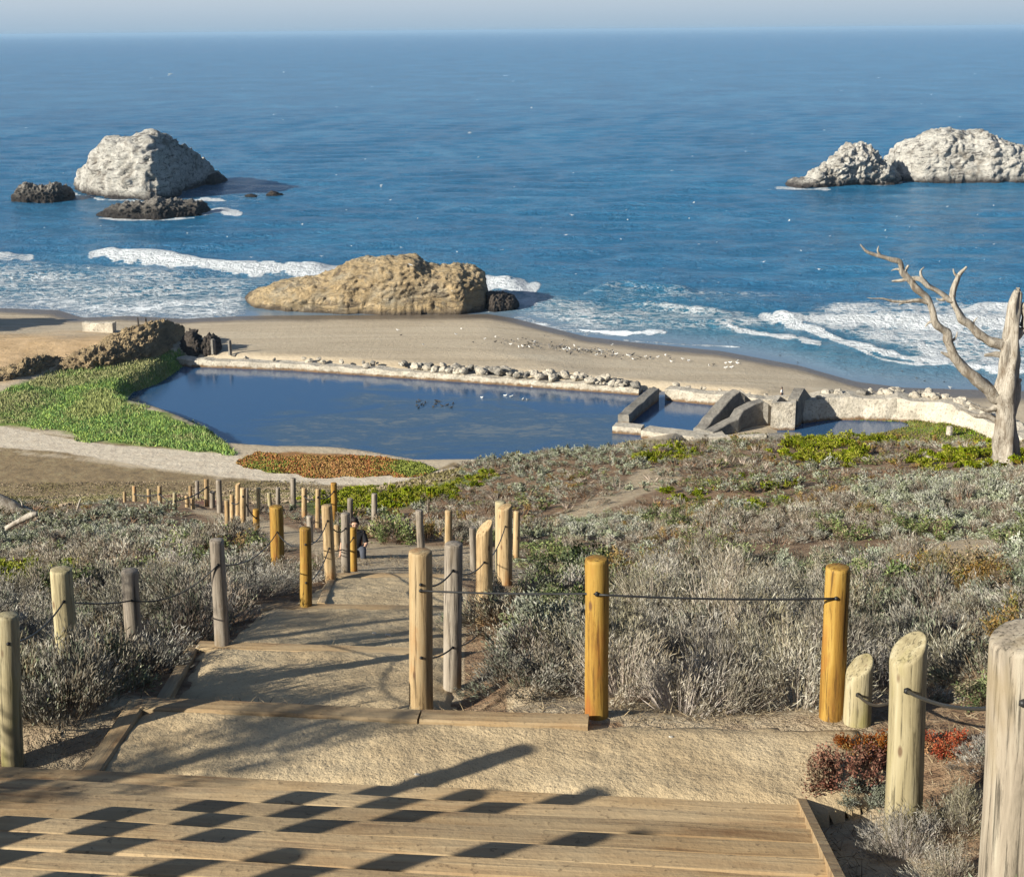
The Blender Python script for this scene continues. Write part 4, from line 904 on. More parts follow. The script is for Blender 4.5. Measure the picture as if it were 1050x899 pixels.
def shrub_arrays(kind, seed, stems, per, quad=True, fat=1.0):
    K_ = KIND[kind]; rng = np.random.default_rng(seed); R = .5; Hh = K_['h']
    Vs, Fs, Cs = [], [], []; off = 0
    nc = 16 if stems > 100 else 8 if stems > 40 else 4
    cph = rng.uniform(0, 2*math.pi, nc); crd = R*.95*np.sqrt(rng.random(nc)); cidx = rng.integers(0, nc, stems); chh = rng.uniform(.55, 1.15, nc)[cidx]; cbr = rng.uniform(.68, 1.30, nc); ccol = rng.integers(0, len(K_['cols']), nc)
    tipx = (crd*np.cos(cph))[cidx]+rng.normal(0, .062, stems); tipy = (crd*np.sin(cph))[cidx]+rng.normal(0, .062, stems); rad = np.minimum(np.hypot(tipx, tipy), R); el = rng.uniform(.8, 1.08, stems)*chh
    dome = np.sqrt(np.clip(1-(rad/R)**2*.8, .05, 1)); 
    lump = .7+.6*vnoise(tipx*5+seed*3.3, tipy*5+seed)
    tip = np.c_[tipx, tipy, Hh*dome*el*lump]; bs = np.c_[tipx*.35, tipy*.35, np.zeros(stems)]
    # stems as long thin blades
    D = tip-bs; Ln = np.linalg.norm(D, axis=1); D = D/Ln[:, None]
    v, f, c = blades(bs, D, Ln, .005*fat*fat, np.tile(K_['stem'], (stems, 1))*rng.uniform(.7, 1.3, (stems, 1)), rng, True)
    Vs.append(v); Fs.append(f); Cs.append(c); off += len(v)
    n_ = stems*per; si = np.repeat(np.arange(stems), per); tt = rng.uniform(.3, 1.0, n_)**.6
    P = bs[si]+(tip-bs)[si]*tt[:, None]+rng.normal(0, .018 if kind != 'twig' else .03, (n_, 3))
    Dv = D[si]*K_['up']+rng.normal(0, .55, (n_, 3))+np.array([0, 0, K_['up']*.35]); Dv /= np.linalg.norm(Dv, axis=1, keepdims=True)
    pal = np.array(K_['cols'])*(.70 if kind not in ('mound', 'green', 'bush', 'red') else .85); ci = ccol[cidx][si]; swap = rng.random(n_) < .35; ci = np.where(swap, rng.integers(0, len(pal), n_), ci)
    col = pal[ci]*rng.uniform(.75, 1.25, (n_, 1))*cbr[cidx][si][:, None]
    v, f, c = blades(P, Dv, rng.uniform(*K_['leaf'], n_)*(1+.6*(fat-1)), K_['w']*fat, col, rng, quad)
    Vs.append(v); Fs.append(f+off); Cs.append(c)
    return np.concatenate(Vs), np.concatenate(Fs), np.concatenate(Cs)
def inpoly(poly, px, py): return poly_sd(poly, np.array([px]), np.array([py]))[0] < 0
ZV = dict(
  moundA=[(795,462),(815,448),(845,445),(875,452),(895,466),(890,474),(840,474),(800,472)], moundB=[(925,474),(950,462),(1000,458),(1060,460),(1060,474),(1000,480),(940,480)],
  moundC=[(640,468),(665,462),(705,460),(720,466),(690,472),(650,474)], moundD=[(-20,592),(30,584),(85,578),(110,584),(90,594),(30,602),(-20,604)], moundE=[(300,512),(330,498),(370,496),(430,500),(510,482),(500,494),(440,514),(380,524),(320,530)], moundF=[(850,442),(900,440),(940,452),(900,456)],
  sageA=[(-20,535),(60,530),(140,510),(180,516),(230,530),(220,556),(120,565),(-20,560)], sageB=[(860,500),(930,480),(1060,470),(1060,540),(960,545),(900,520)], sageC=[(450,480),(560,462),(650,462),(620,480),(520,500),(460,500)],
  greenA=[(465,560),(560,545),(590,600),(590,650),(560,735),(455,735),(470,640)], greenB=[(680,500),(760,488),(850,490),(800,515),(700,530)], greenC=[(870,560),(930,535),(980,545),(920,575)],
  twigA=[(575,610),(700,590),(860,610),(870,730),(640,730),(600,700)], twigB=[(865,610),(1000,620),(1000,700),(900,700)], tanA=[(930,585),(1060,570),(1060,660),(960,640)], redA=[(850,715),(905,715),(905,800),(855,800)], leftA=[(-60,600),(150,600),(300,580),(300,660),(200,740),(-60,740)], darkA=[(0,505),(40,508),(60,522),(20,532),(0,530)])
BARE = ['sand1','sand2','sand4','path']
def vegtype(px, py, rng):
    """returns kind name arrays for pixel arrays, '' where bare"""
    n_ = len(px); r = rng.random(n_); nzv = vnoise(px*.02, py*.05)
    k = np.where(nzv+(r-.5)*.5 > .70, 'sage', np.where(r < .13, 'green', np.where(r < .27, 'twig', np.where(r < .34, 'tan', 'lav')))).astype(object)
    def setz(nm, opts, soft=4):
        i = poly_sd(ZV[nm], px, py)+(rng.random(n_)-.5)*2*soft < 0
        q = rng.integers(0, len(opts), n_); k[i] = np.array(opts, object)[q[i]]
    setz('sageA', ['sage','sage','lav']); setz('sageB', ['sage','sage','sage','lav']); setz('sageC', ['sage','sage','lav'])
    setz('greenA', ['green','green','sage','lav'], 10); setz('greenB', ['sage','mound','green','sage']); setz('greenC', ['sage','green'])
    setz('twigA', ['twig','twig','lav'], 12); setz('twigB', ['twig','lav']); setz('tanA', ['tan','tan','lav']); setz('redA', ['red','lav','red']); setz('leftA', ['lav','lav','twig','lav'], 10)
    setz('darkA', ['bush','lav'])
    for m_ in ('moundA','moundB','moundC','moundD','moundE','moundF'): setz(m_, ['mound'], 2)
    for b_ in BARE:
        i = poly_sd(Z[b_], px, py)+(vnoise(px*.08, py*.2)-.5)*12 < (2 if b_ != 'sand1' else 5); i &= (rng.random(n_) > .12) | (b_ in ('sand1', 'path')); k[i] = ''
    return k
def clear_of_decks(X, Y, marg):
    ok = np.ones(len(X), bool)
    for D in DECKS: ok &= poly_sd(D['poly'], X, Y) > marg
    return ok
LABELS = dict(
 lav=('grey-brown spiky shrub growing %s', 'grey-brown spiky shrubs'), sage=('silver-green leafy shrub growing %s', 'silver-green shrubs'), green=('olive green leafy shrub growing %s', 'olive green shrubs'),
 twig=('pale dry twiggy shrub growing %s', 'pale dry shrubs'), tan=('tan and ochre leafy shrub growing %s', 'tan shrubs'), red=('rust-red dried flowering shrub %s', 'rust-red plants'), mound=('bright yellow-green low mound %s', 'bright green mounds'), bush=('dark bush %s', 'dark bushes'))
PROTO = {}
for i, kd in enumerate(KIND):
    PROTO[kd] = []
    for s in range(3):
        st_n, per = (200, 24) if kd != 'twig' else (260, 12)
        v, f, c = shrub_arrays(kd, 100+i*10+s, st_n, per); PROTO[kd].append(npmesh('shrub_'+kd, v, f, col=c, m=LEAF))
rng = np.random.default_rng(21)
# near shrubs: individual things
spots = []
y = 5.6
while y < 17.5:
    stp = .44+.018*y; hw = .405*y+.5; x = -hw
    while x < hw:
        spots.append((x+rng.uniform(-.4, .4)*stp, y+rng.uniform(-.4, .4)*stp, stp)); x += stp
    y += stp*.85
S = np.array(spots); gz = ground(S[:, 0], S[:, 1]); px, py, _ = proj(np.c_[S[:, :2], gz+.15])
kk = vegtype(px, py, rng); ok = clear_of_decks(S[:, 0], S[:, 1], .28)
dirtzones = [poly_sd(Z[n_], px, py) for n_ in ('sand5', 'sand6')]
ok &= ~(dirtzones[0] < 0) & ~((dirtzones[1] < 0) & (px < 850) & (py > 705))
ok &= ~((px < 20) & (py > 790)) | (rng.random(len(px)) < .5)
near = [(S[i], gz[i], kk[i], px[i], py[i]) for i in range(len(S)) if ok[i] and kk[i] != '']
def where(px, py):
    best = min((p for p in PL if p[0][0] in 'LRAS' and p[0] != 'S3'), key=lambda p: abs(p[3]-px)+abs(p[4]-py)*1.4)
    nmk = {'L1':'the left edge post','L2':'the stout pale post','L3':'the grey knotty post','L4':'the pale round-topped post','L5':'the taller amber post','L6':'the shorter amber post','L7':'the brown leaning post','L8':'the grey split post','L9':'the thin amber post','R1':'the big tan post','R2':'the grey and green post','R3':'the slim brown post','R4':'the slanted tan post','R5':'the twin posts','R6':'the twin posts','R7':'the slender tan post','R8':'the weathered post at the bend','R9':'the amber-topped post at the bend','A1':'the middle amber post','A2':'the leaning amber post','S1':'the short slanted post','S2':'the pale yellow post'}[best[0]]
    dx, dy = px-best[3], best[4]-py
    side = 'just behind' if abs(dx) < 25 and dy < 60 else 'straight up the slope behind' if abs(dx) < 25 else ('left of' if dx < 0 else 'right of') if dy < 35 else ('behind and left of' if dx < 0 else 'behind and right of') if dy < 90 else ('far behind, left of' if dx < 0 else 'far behind, right of')
    far = '' if abs(dx) < 60 else 'well '
    return far+side+' '+nmk
def where_old(px, py):
    if px < 320: return 'left of the path' if py < 660 else 'behind the left foreground posts'
    if px < 600: return 'right beside the path posts' 
    if px < 860: return 'behind the long black cable' if py > 600 else 'on the slope above the cable'
    return 'on the slope at the right edge' if py < 700 else 'around the slanted pale posts'
near.sort(key=lambda a: a[0][1]); nsh = 0
for (sx, sy, stp), z, kd, px_, py_ in near:
    if nsh >= 298: break
    sc = stp*rng.uniform(1.15, 1.6); wz = where(px_, py_)
    if kd == 'red' or px_ > 860 and py_ > 690: sc *= .62
    if px_ > 960 and py_ > 760: continue
    if px_ < 40 and py_ > 760: sc *= .5
    o = link({'lav':'spiky_shrub','sage':'silver_shrub','green':'green_shrub','twig':'dry_shrub','tan':'tan_shrub','red':'red_shrub','mound':'green_mound','bush':'dark_bush'}[kd], PROTO[kd][rng.integers(0, 3)], None, (sx, sy, z-.03), (rng.uniform(-.12, .12), rng.uniform(-.12, .12), rng.uniform(0, 6.28)))
    hv_ = .45+float(fbm(np.array([sx*.8]), np.array([sy*.8+30]), 3)[0])
    if 245 < px_ < 345 and 560 < py_ < 650: hv_ *= .5
    o.scale = (sc, sc, sc*rng.uniform(.8, 1.15)*hv_); lb, gp = LABELS[kd]
    szw = "large " if sc*hv_ > .95 else "low " if sc*hv_ < .5 else ""; tag(o, szw+lb % wz, "shrub", szw+gp+" "+wz); nsh += 1
print('near shrubs', nsh, 'of', len(near))
def one(kd, px_, py_, sc, label, name, pz=None):
    b = hit(px_, py_); o = link(name, PROTO[kd][0], None, (b[0], b[1], b[2]-.03), (0, 0, px_)); o.scale = (sc, sc, sc); tag(o, label, 'shrub')
one('sage', 1052, 1010, .85, 'silver-leaved sprig in front of the thick corner post', 'silver_shrub')
one('red', 872, 800, .55, 'rust-red dried plant at the foot of the short slanted post', 'red_shrub')
one('red', 893, 775, .45, 'smaller rust-red plant between the two slanted pale posts', 'red_shrub')
one('red', 968, 770, .42, 'rust-red plant right of the pale yellow post', 'red_shrub')
one('sage', 888, 828, .30, 'small silvery tuft left of the pale yellow post', 'silver_shrub')
one('twig', 985, 850, .5, 'dry twiggy plant between the pale yellow post and the corner post', 'dry_shrub')
one('twig', 975, 905, .4, 'low dry plant at the bottom, right of the steps', 'dry_shrub')

# distant scrub: one object
def scatter(kinds_n, X, Y, gz, kk, sizes, protos):
    """merge instances of low-detail shrubs"""
    Vs, Fs, Cs = [], [], []; off = 0
    for kd in protos:
        for vi, (v, f, c) in enumerate(protos[kd]):
            idx = np.where((kk == kd) & (vidx == vi))[0]
            if len(idx) == 0: continue
            a = rng.uniform(0, 2*math.pi, len(idx)); s = sizes[idx]; ca, sa = np.cos(a)*s, np.sin(a)*s
            vx = v[None, :, 0]*ca[:, None]-v[None, :, 1]*sa[:, None]+X[idx][:, None]; vy = v[None, :, 0]*sa[:, None]+v[None, :, 1]*ca[:, None]+Y[idx][:, None]
            vz = v[None, :, 2]*(s*rng.uniform(.75, 1.2, len(idx))*hs_[idx])[:, None]+gz[idx][:, None]-.03
            Vs.append(np.stack([vx, vy, vz], -1).reshape(-1, 3).astype(np.float32)); Fs.append((f[None]+(np.arange(len(idx))*len(v))[:, None, None]).reshape(-1, 3)+off); off += len(idx)*len(v)
            Cs.append((c[None]*rng.uniform(.8, 1.2, (len(idx), 1, 1))).reshape(-1, 3))
    return np.concatenate(Vs), np.concatenate(Fs), np.concatenate(Cs)
def band(y0, y1, stp_f, jit=.45):
    P = []; y = y0
    while y < y1:
        stp = stp_f(y); hw0, hw1 = -.42*y-1, .42*y+1; x = hw0
        while x < hw1: P.append((x+rng.uniform(-jit, jit)*stp, y+rng.uniform(-jit, jit)*stp, stp)); x += stp
        y += stp*.85
    return np.array(P)
nmax = max(a[0][1] for a in near[:nsh]) if near else 17
for nm, y0, y1, sf, det, lab, fat in (('mid', nmax+.15, 32, lambda y: .62, (70, 14, 1.6), 'scrub', 1.45), ('far', 32, 78, lambda y: .48+.006*y, (24, 9, 2.8), 'scrub', 2.3)):
    P = band(y0, y1, sf); gz = ground(P[:, 0], P[:, 1]); px, py, _ = proj(np.c_[P[:, :2], gz+.1]); kk = vegtype(px, py, rng)
    ok = clear_of_decks(P[:, 0], P[:, 1], .3) & (kk != ''); turf = poly_sd(Z['turf'], px, py) < -1; ok &= ~(turf & (kk != 'mound'))
    ok &= ~((P[:, 1] > 50) & (px < 480) & (py < 512) & (kk != 'mound'))
    ok &= (px > -60) & (px < 1120)
    ok &= ~((px < 345) & (py < 517+7*vnoise(px*.05, py*0)) & (kk != 'mound') & (P[:, 1] > 30)) & ~((px > 175) & (px < 350) & (py < 546) & (py > 505) & (P[:, 1] > 24) & (rng.random(len(P)) < .8))
    gap = fbm(P[:, 0]*.35+7, P[:, 1]*.35, 3); ok &= (gap > .36) | (rng.random(len(P)) < .25) | (kk == 'mound')
    hs_ = (.35+1.1*fbm(P[:, 0]*.5, P[:, 1]*.5+50, 3))*(.62 if nm == 'far' else .85)
    hs_ = np.where(kk == 'mound', .75+.5*fbm(P[:, 0]*.2, P[:, 1]*.2, 2), hs_); hs_ = np.where((px > 250) & (px < 345) & (py > 545) & (py < 640), hs_*.45, hs_)
    P, gz, kk, hs_ = P[ok], gz[ok], kk[ok], hs_[ok]; vidx = rng.integers(0, 3, len(P))
    protos = {kd: [shrub_arrays(kd, 500+i*7+s, det[0], det[1], False, fat) for s in range(3)] for i, kd in enumerate(KIND)}
    v, f, c = scatter(None, P[:, 0], P[:, 1], gz, kk, P[:, 2]*rng.uniform(1.1, 1.7, len(P)), protos)
    print(nm, len(P), 'shrubs', len(f), 'tris')
    tag(link('scrub', npmesh('scrub', v, f, col=c, m=LEAF)), {'mid':'grey and green scrub covering the middle of the slope','far':'low grey scrub covering the far slope down to the crest'}[nm], 'scrub', kind='stuff')
# dry litter and grass tufts near the camera
n_ = 90000; y_ = 5+rng.random(n_)**.8*14; x_ = rng.uniform(-.42, .42, n_)*y_; ok = clear_of_decks(x_, y_, .02); x_, y_ = x_[ok], y_[ok]
cl = fbm(x_*1.2, y_*1.2, 3); ok = rng.random(len(x_)) < np.clip((cl-.35)*3, .08, 1); x_, y_ = x_[ok], y_[ok]; gz = ground(x_, y_)
Dv = rng.normal(0, 1, (len(x_), 3)); Dv[:, 2] = np.abs(Dv[:, 2])*.35+.05; Dv /= np.linalg.norm(Dv, axis=1, keepdims=True)
pal = np.array([(.34,.25,.14),(.24,.17,.10),(.40,.31,.19),(.15,.10,.06)]); v, f, c = blades(np.c_[x_, y_, gz-.005], Dv, rng.uniform(.03, .11, len(x_)), .006, pal[rng.integers(0, 4, len(x_))]*rng.uniform(.7, 1.2, (len(x_), 1)), rng, False)
tag(link('dry_litter', npmesh('dry_litter', v, f, col=c, m=LEAF)), 'dry twigs and grass littering the dirt among the shrubs', 'litter', kind='stuff')
# reeds round the pond and low cover on the bench
def cover(name, polys, n_, y0, y1, hgt, wid, pal, label, dens=None, zmin=None, spread=.5, xr=(-.42, .42)):
    yy = rng.uniform(y0, y1, n_); xx = rng.uniform(*xr, n_)*yy; gz = ground(xx, yy); px, py, _ = proj(np.c_[xx, yy, gz]); ok = np.zeros(n_, bool)
    for p in polys: ok |= poly_sd(Z.get(p, ZV.get(p)), px, py)+(fbm(xx*.3, yy*.3, 3)-.5)*12 < 0
    if zmin is not None: ok &= gz > zmin
    xx, yy, gz = xx[ok], yy[ok], gz[ok]; k = len(xx); Dv = rng.normal(0, spread, (k, 3)); Dv[:, 2] = 1; Dv /= np.linalg.norm(Dv, axis=1, keepdims=True)
    pl = np.array(pal); q = np.clip((fbm(xx*.12, yy*.12, 4)-.3)*2.5*len(pl)+rng.normal(0, .6, k), 0, len(pl)-1).astype(int); q2 = fbm(xx*.3+9, yy*.3, 3)
    hh = hgt*(.5+q2)*rng.uniform(.5, 1.3, k)
    v, f, c = blades(np.c_[xx, yy, gz-.05], Dv, hh, wid*rng.uniform(.7, 1.4, k), pl[q]*rng.uniform(.75, 1.25, (k, 1)), rng, False)
    print(name, k); tag(link(name, npmesh(name, v, f, col=c, m=LEAF)), label, 'ground cover', kind='stuff')
cover('reeds', ['green'], 520000, 138, 215, .42, .13, [(.38,.37,.13),(.28,.35,.08),(.18,.34,.05),(.36,.50,.05),(.16,.32,.05),(.38,.42,.10)], 'bright green reeds and marsh grass at the left end of the pond', zmin=.55)
cover('crest_grass', ['crest'], 120000, 118, 175, .3, .15, [(.17,.13,.08),(.14,.14,.05),(.20,.17,.10),(.22,.19,.13)], 'dry brown and olive grass behind the crest below the ruins', xr=(.0, .42), zmin=1.15)
cover('marsh_grass', ['green2'], 90000, 138, 190, .3, .16, [(.15,.13,.05),(.14,.17,.03),(.12,.20,.03),(.20,.17,.08)], 'green and brown algae and grass around the small pool', zmin=.8, xr=(.1, .42))
cover('red_iceplant', ['ice'], 120000, 138, 160, .25, .30, [(.15,.17,.03),(.26,.10,.035),(.22,.14,.04),(.30,.15,.06)], 'rust and green succulent mat between the dirt track and the pond', zmin=.8, xr=(-.25, 0))
cover('turf', ['turf'], 260000, 55, 138, .16, .16, [(.14,.12,.035),(.22,.17,.09),(.28,.21,.13),(.19,.17,.06)], 'short olive and brown turf on the lower slope', spread=.9, xr=(-.42, .02))

# ------------------------------------------------------------------ dead tree, logs, off-frame cypress
def branch_pts(P, dist, y_off=0):
    return [Vector(at_d(a, b, dist+(c if len(t) > 2 else 0))) for t in P for a, b, c in [(t+(0,))[:3]]]
tb = hit(1031, 476); TD = float(tb[1]); PXM = proj(tb)[2]/F
tree = tag(empty('dead_tree', tuple(tb)), 'bare bleached dead tree with crooked branches at the right edge', 'dead tree')
def limb(name, P, rads, seed, par=tree, dist=TD, n_=9, seg=14, rough=.55):
    pts = smooth_path(branch_pts(P, dist), n_); rr = np.interp(np.linspace(0, len(rads)-1, len(pts)), range(len(rads)), rads)*PXM
    base = Vector(par.location); bm = bmesh.new(); tube(bm, [p-base+Vector((mn.noise(p*2.3+Vector((seed, 0, 0))), 0, mn.noise(p*2.3+Vector((0, seed, 0)))))*.035 for p in pts], rr, seg, rough=rough, seed=seed)
    return bm_obj(name, bm, DEAD, par)
limb('trunk', [(1031,486),(1031,470),(1031,440),(1031,410),(1034,380),(1037,350),(1040,325),(1043,300),(1046,296)], [19,13.5,11.5,11.5,10,9,7.5,4.5,1.2], 1, seg=24, rough=.6)
limb('branch', [(1024,408),(1008,396),(992,380),(980,368),(972,352),(970,342),(960,332),(955,318),(950,305),(936,292),(930,284),(925,277),(922,268),(911,266),(899,262),(888,258),(882,251)], [7.5,6.5,5.5,5,4.5,4.2,3.8,3.4,3.2,3,3.4,2.8,2.6,2.4,1.8,1.2,.5], 2)
limb('branch', [(1036,357),(1022,352),(1008,345),(995,335),(984,324),(977,308),(977,300),(981,288),(984,281),(991,273)], [6,5,4.8,4.2,3.6,3.2,3,2.6,2,.8], 3)
limb('branch', [(977,308),(966,302),(953,294),(944,286),(936,285),(925,287),(915,288)], [3,2.6,2.2,2.6,2.2,1.8,.8], 4)
limb('branch', [(952,310),(943,308),(930,309),(915,308),(903,306),(890,305)], [2.2,2,1.6,1.2,.8,.3], 5)
limb('branch', [(1042,345),(1050,335),(1053,325),(1050,314),(1055,305)], [4.5,4,3.6,3,2], 6)
limb('branch', [(1024,415),(1015,420),(1003,417),(995,413)], [4,3,2,.7], 7); limb('branch', [(1030,364),(1020,363),(1010,365)], [3.5,2.6,1.2], 8)
limb('branch', [(1024,432),(1012,427),(1000,426),(990,422),(983,418)], [3.2,2.6,2,1.2,.4], 12)
limb('branch', [(936,308),(928,310),(922,313)], [1.5,1.1,.4], 13); limb('branch', [(972,305),(965,308),(960,307)], [2,1.4,.5], 14); limb('branch', [(980,368),(972,364),(965,361)], [2.4,1.8,.6], 15)
for q_ in ([(905,264),(900,258),(901,252)],[(927,278),(920,276),(914,278)],[(960,330),(953,331),(948,336)],[(1000,340),(998,331),(1002,325)],[(984,283),(979,280),(977,275)],[(972,352),(979,346),(981,340)],[(945,286),(944,279),(948,274)],[(1040,322),(1049,316),(1053,309)]): limb('branch', q_, [1.6,1.1,.35], q_[0][0])
limb('branch', [(1032,400),(1042,395),(1046,388)], [4.5,4,2.5], 9); limb('branch', [(934,286),(928,279),(932,272)], [2.6,2,1], 10)
# fallen logs in the scrub, left
def log(P, rads, label, seed, up=.0, fatl=1.0):
    b = hit(P[0][0], P[0][1]+6); dist = float(b[1]); o = tag(empty('fallen_log', (b[0], b[1], b[2]+up)), label, 'log'); rads = [r_*fatl for r_ in rads]
    pts = smooth_path([Vector(at_d(a, c, dist)) for a, c in P], 5); rr = np.interp(np.linspace(0, len(rads)-1, len(pts)), range(len(rads)), rads)*(dist/F)
    bm = bmesh.new(); tube(bm, [p-Vector(b) for p in pts], rr, 9, rough=.4, seed=seed); bm_obj('trunk', bm, DEAD, o); return o, dist, b
def sublimb(o, dist, b, P, rads, seed):
    pts = smooth_path([Vector(at_d(a, c, dist)) for a, c in P], 5); rr = np.interp(np.linspace(0, len(rads)-1, len(pts)), range(len(rads)), rads)*(dist/F)
    bm = bmesh.new(); tube(bm, [p-Vector(b) for p in pts], rr, 7, rough=.4, seed=seed); bm_obj('branch', bm, DEAD, o)
lg = log([(-6,523),(14,531),(30,539),(55,545),(75,547),(85,547)], [5,4.5,4,3,2.4,1.2], 'long bleached fallen log lying in the scrub at the left edge', 61, .4, 1.6)
sublimb(*lg, [(80,546),(80,536),(82,528),(84,522)], [1.8,1.5,1.2,.5], 62); sublimb(*lg, [(22,535),(24,528),(20,522)], [1.6,1,.4], 63)
lg2 = log([(8,560),(20,553),(34,546),(40,545)], [1.6,1.8,2.2,1.5], 'short grey fallen branch in front of the long log', 65, .35, 1.5)
lg3 = log([(700,452),(704,453),(712,452)], [.5,.6,.4], 'small pale driftwood stick on the crest near the pond', 66)
lg4 = log([(950,468),(965,472),(985,473),(1000,476)], [1.4,1.6,1.3,.6], 'pale fallen branch in the green mound left of the dead tree', 67)
# cypress to the left, outside the view: its broken shade falls over the landing
def cypress(x, y, hgt, lean, seed, label, nb):
    rg = np.random.default_rng(seed); z = g1(x, y); t_ = tag(empty('cypress', (x, y, z)), label, 'tree')
    bm = bmesh.new(); tp = [Vector((lean[0]*s**1.4, lean[1]*s**1.4, hgt*s)) for s in np.linspace(0, 1, 9)]; tube(bm, tp, [.16,.14,.12,.10,.08,.06,.045,.03,.01], 9, rough=.2); bm_obj('trunk', bm, MW['g'], t_)
    Vs, Fs, Cs = [], [], []; off = 0
    for k in range(nb):
        s = rg.uniform(.35, 1); b = Vector((lean[0]*s**1.4, lean[1]*s**1.4, hgt*s)); an = rg.uniform(0, 6.28); L = rg.uniform(.5, 1.3)*(1.25-s*.7)*(.6 if hgt < 2 else 1)
        e = b+Vector((math.cos(an)*L, math.sin(an)*L, rg.uniform(-.1, .5)*L)); n_ = 130
        tt = rg.random(n_); P = np.array(b)[None]+(np.array(e)-np.array(b))[None]*(.35+.65*tt[:, None])+rg.normal(0, .07, (n_, 3)); d = np.array((e-b).normalized())+rg.normal(0, .5, (n_, 3)); d /= np.linalg.norm(d, axis=1, keepdims=True)
        v, f, c = blades(P, d, rg.uniform(.06, .14, n_), .02, np.array([(.05,.09,.03)])*rg.uniform(.7, 1.4, (n_, 1)), rg); Vs.append(v); Fs.append(f+off); Cs.append(c); off += len(v)
    link('crown', npmesh('crown', np.concatenate(Vs), np.concatenate(Fs), col=np.concatenate(Cs), m=LEAF), t_)
cypress(-6.9, 4.1, 1.45, (.3, .1), 3, 'small cypress left of the steps beyond the view', 16)
cypress(-8.3, 7.3, 2.7, (.4, .1), 8, 'second cypress farther down the slope beyond the left edge', 24)

# ------------------------------------------------------------------ people
def skin_body(name, J, E, R, m, parent=None, sub=2):
    me = bpy.data.meshes.new(name); me.from_pydata(J, E, []); o = link(name, me, parent)
    md = o.modifiers.new('skin', 'SKIN'); sv = me.skin_vertices[0].data
    for i, r in enumerate(R): sv[i].radius = (r, r)
    sv[0].use_root = True; md.use_smooth_shade = True
    s = o.modifiers.new('sub', 'SUBSURF'); s.levels = s.render_levels = sub; me.materials.append(m); return o
SKIN = m_flat('skin', (.45,.27,.18), .6, 8, .1); HAIR = m_flat('dark_hair', (.018,.012,.01), .6); BLACK = m_flat('black_cloth', (.015,.015,.018), .9); GREY = m_flat('grey_cloth', (.06,.065,.08), .9); WHITE = m_flat('white_cloth', (.75,.75,.73), .9); NAVY = m_flat('dark_trousers', (.03,.035,.05), .9)
def person(name, loc, rz, J, top_ids, leg_ids, R, E, label, top_m, leg_m, hair=True, head=12, sc=1.0):
    root = tag(empty(name, loc, rz), label, 'person'); root.scale = (sc, sc, sc)
    skin_body('body', J, E, R, SKIN, root)
    def sub_part(nm, ids, m_, infl):
        mp = {a: i for i, a in enumerate(ids)}; ee = [(mp[a], mp[b]) for a, b in E if a in mp and b in mp]
        skin_body(nm, [J[a] for a in ids], ee, [R[a]+infl for a in ids], m_, root)
    sub_part('shirt', top_ids, top_m, .016); sub_part('trousers', leg_ids, leg_m, .014)
    hp = Vector(J[head]); 
    bm = bmesh.new(); bmesh.ops.create_uvsphere(bm, u_segments=20, v_segments=14, radius=1)
    for v in bm.verts:
        c = v.co; f = 1.0 if c.y < .35 or c.z > .45 else .86; v.co = Vector((c.x*.092*f, c.y*.108*f+(-.006), c.z*.125*f+.018+(-.03 if c.y < -.3 and c.z < 0 else 0)))
    for v in list(bm.verts):
        if v.co.y > .045 and v.co.z < .05: v.co.y = .03
    bm_obj('hair', bm, HAIR, root, loc=hp)
    for s_ in (-1, 1):
        bm = bmesh.new(); bmesh.ops.create_uvsphere(bm, u_segments=8, v_segments=6, radius=.012); bm_obj('eye', bm, HAIR, root, loc=hp+Vector((.032*s_, .093, .0)))
        bm = bmesh.new(); bmesh.ops.create_uvsphere(bm, u_segments=8, v_segments=6, radius=.02); bm_obj('ear', bm, SKIN, root, loc=hp+Vector((.088*s_, 0, -.005)))
    bm = bmesh.new(); bmesh.ops.create_cone(bm, segments=8, radius1=.016, radius2=.005, depth=.045, cap_ends=True); bm_obj('nose', bm, SKIN, root, loc=hp+Vector((0, .102, -.018)))
    bm = bmesh.new(); bmesh.ops.create_cube(bm, size=1, matrix=Matrix.Diagonal((.045, .01, .01, 1))); bm_obj('mouth', bm, m_flat('lips', (.3,.1,.09)), root, loc=hp+Vector((0, .095, -.058)))
    return root
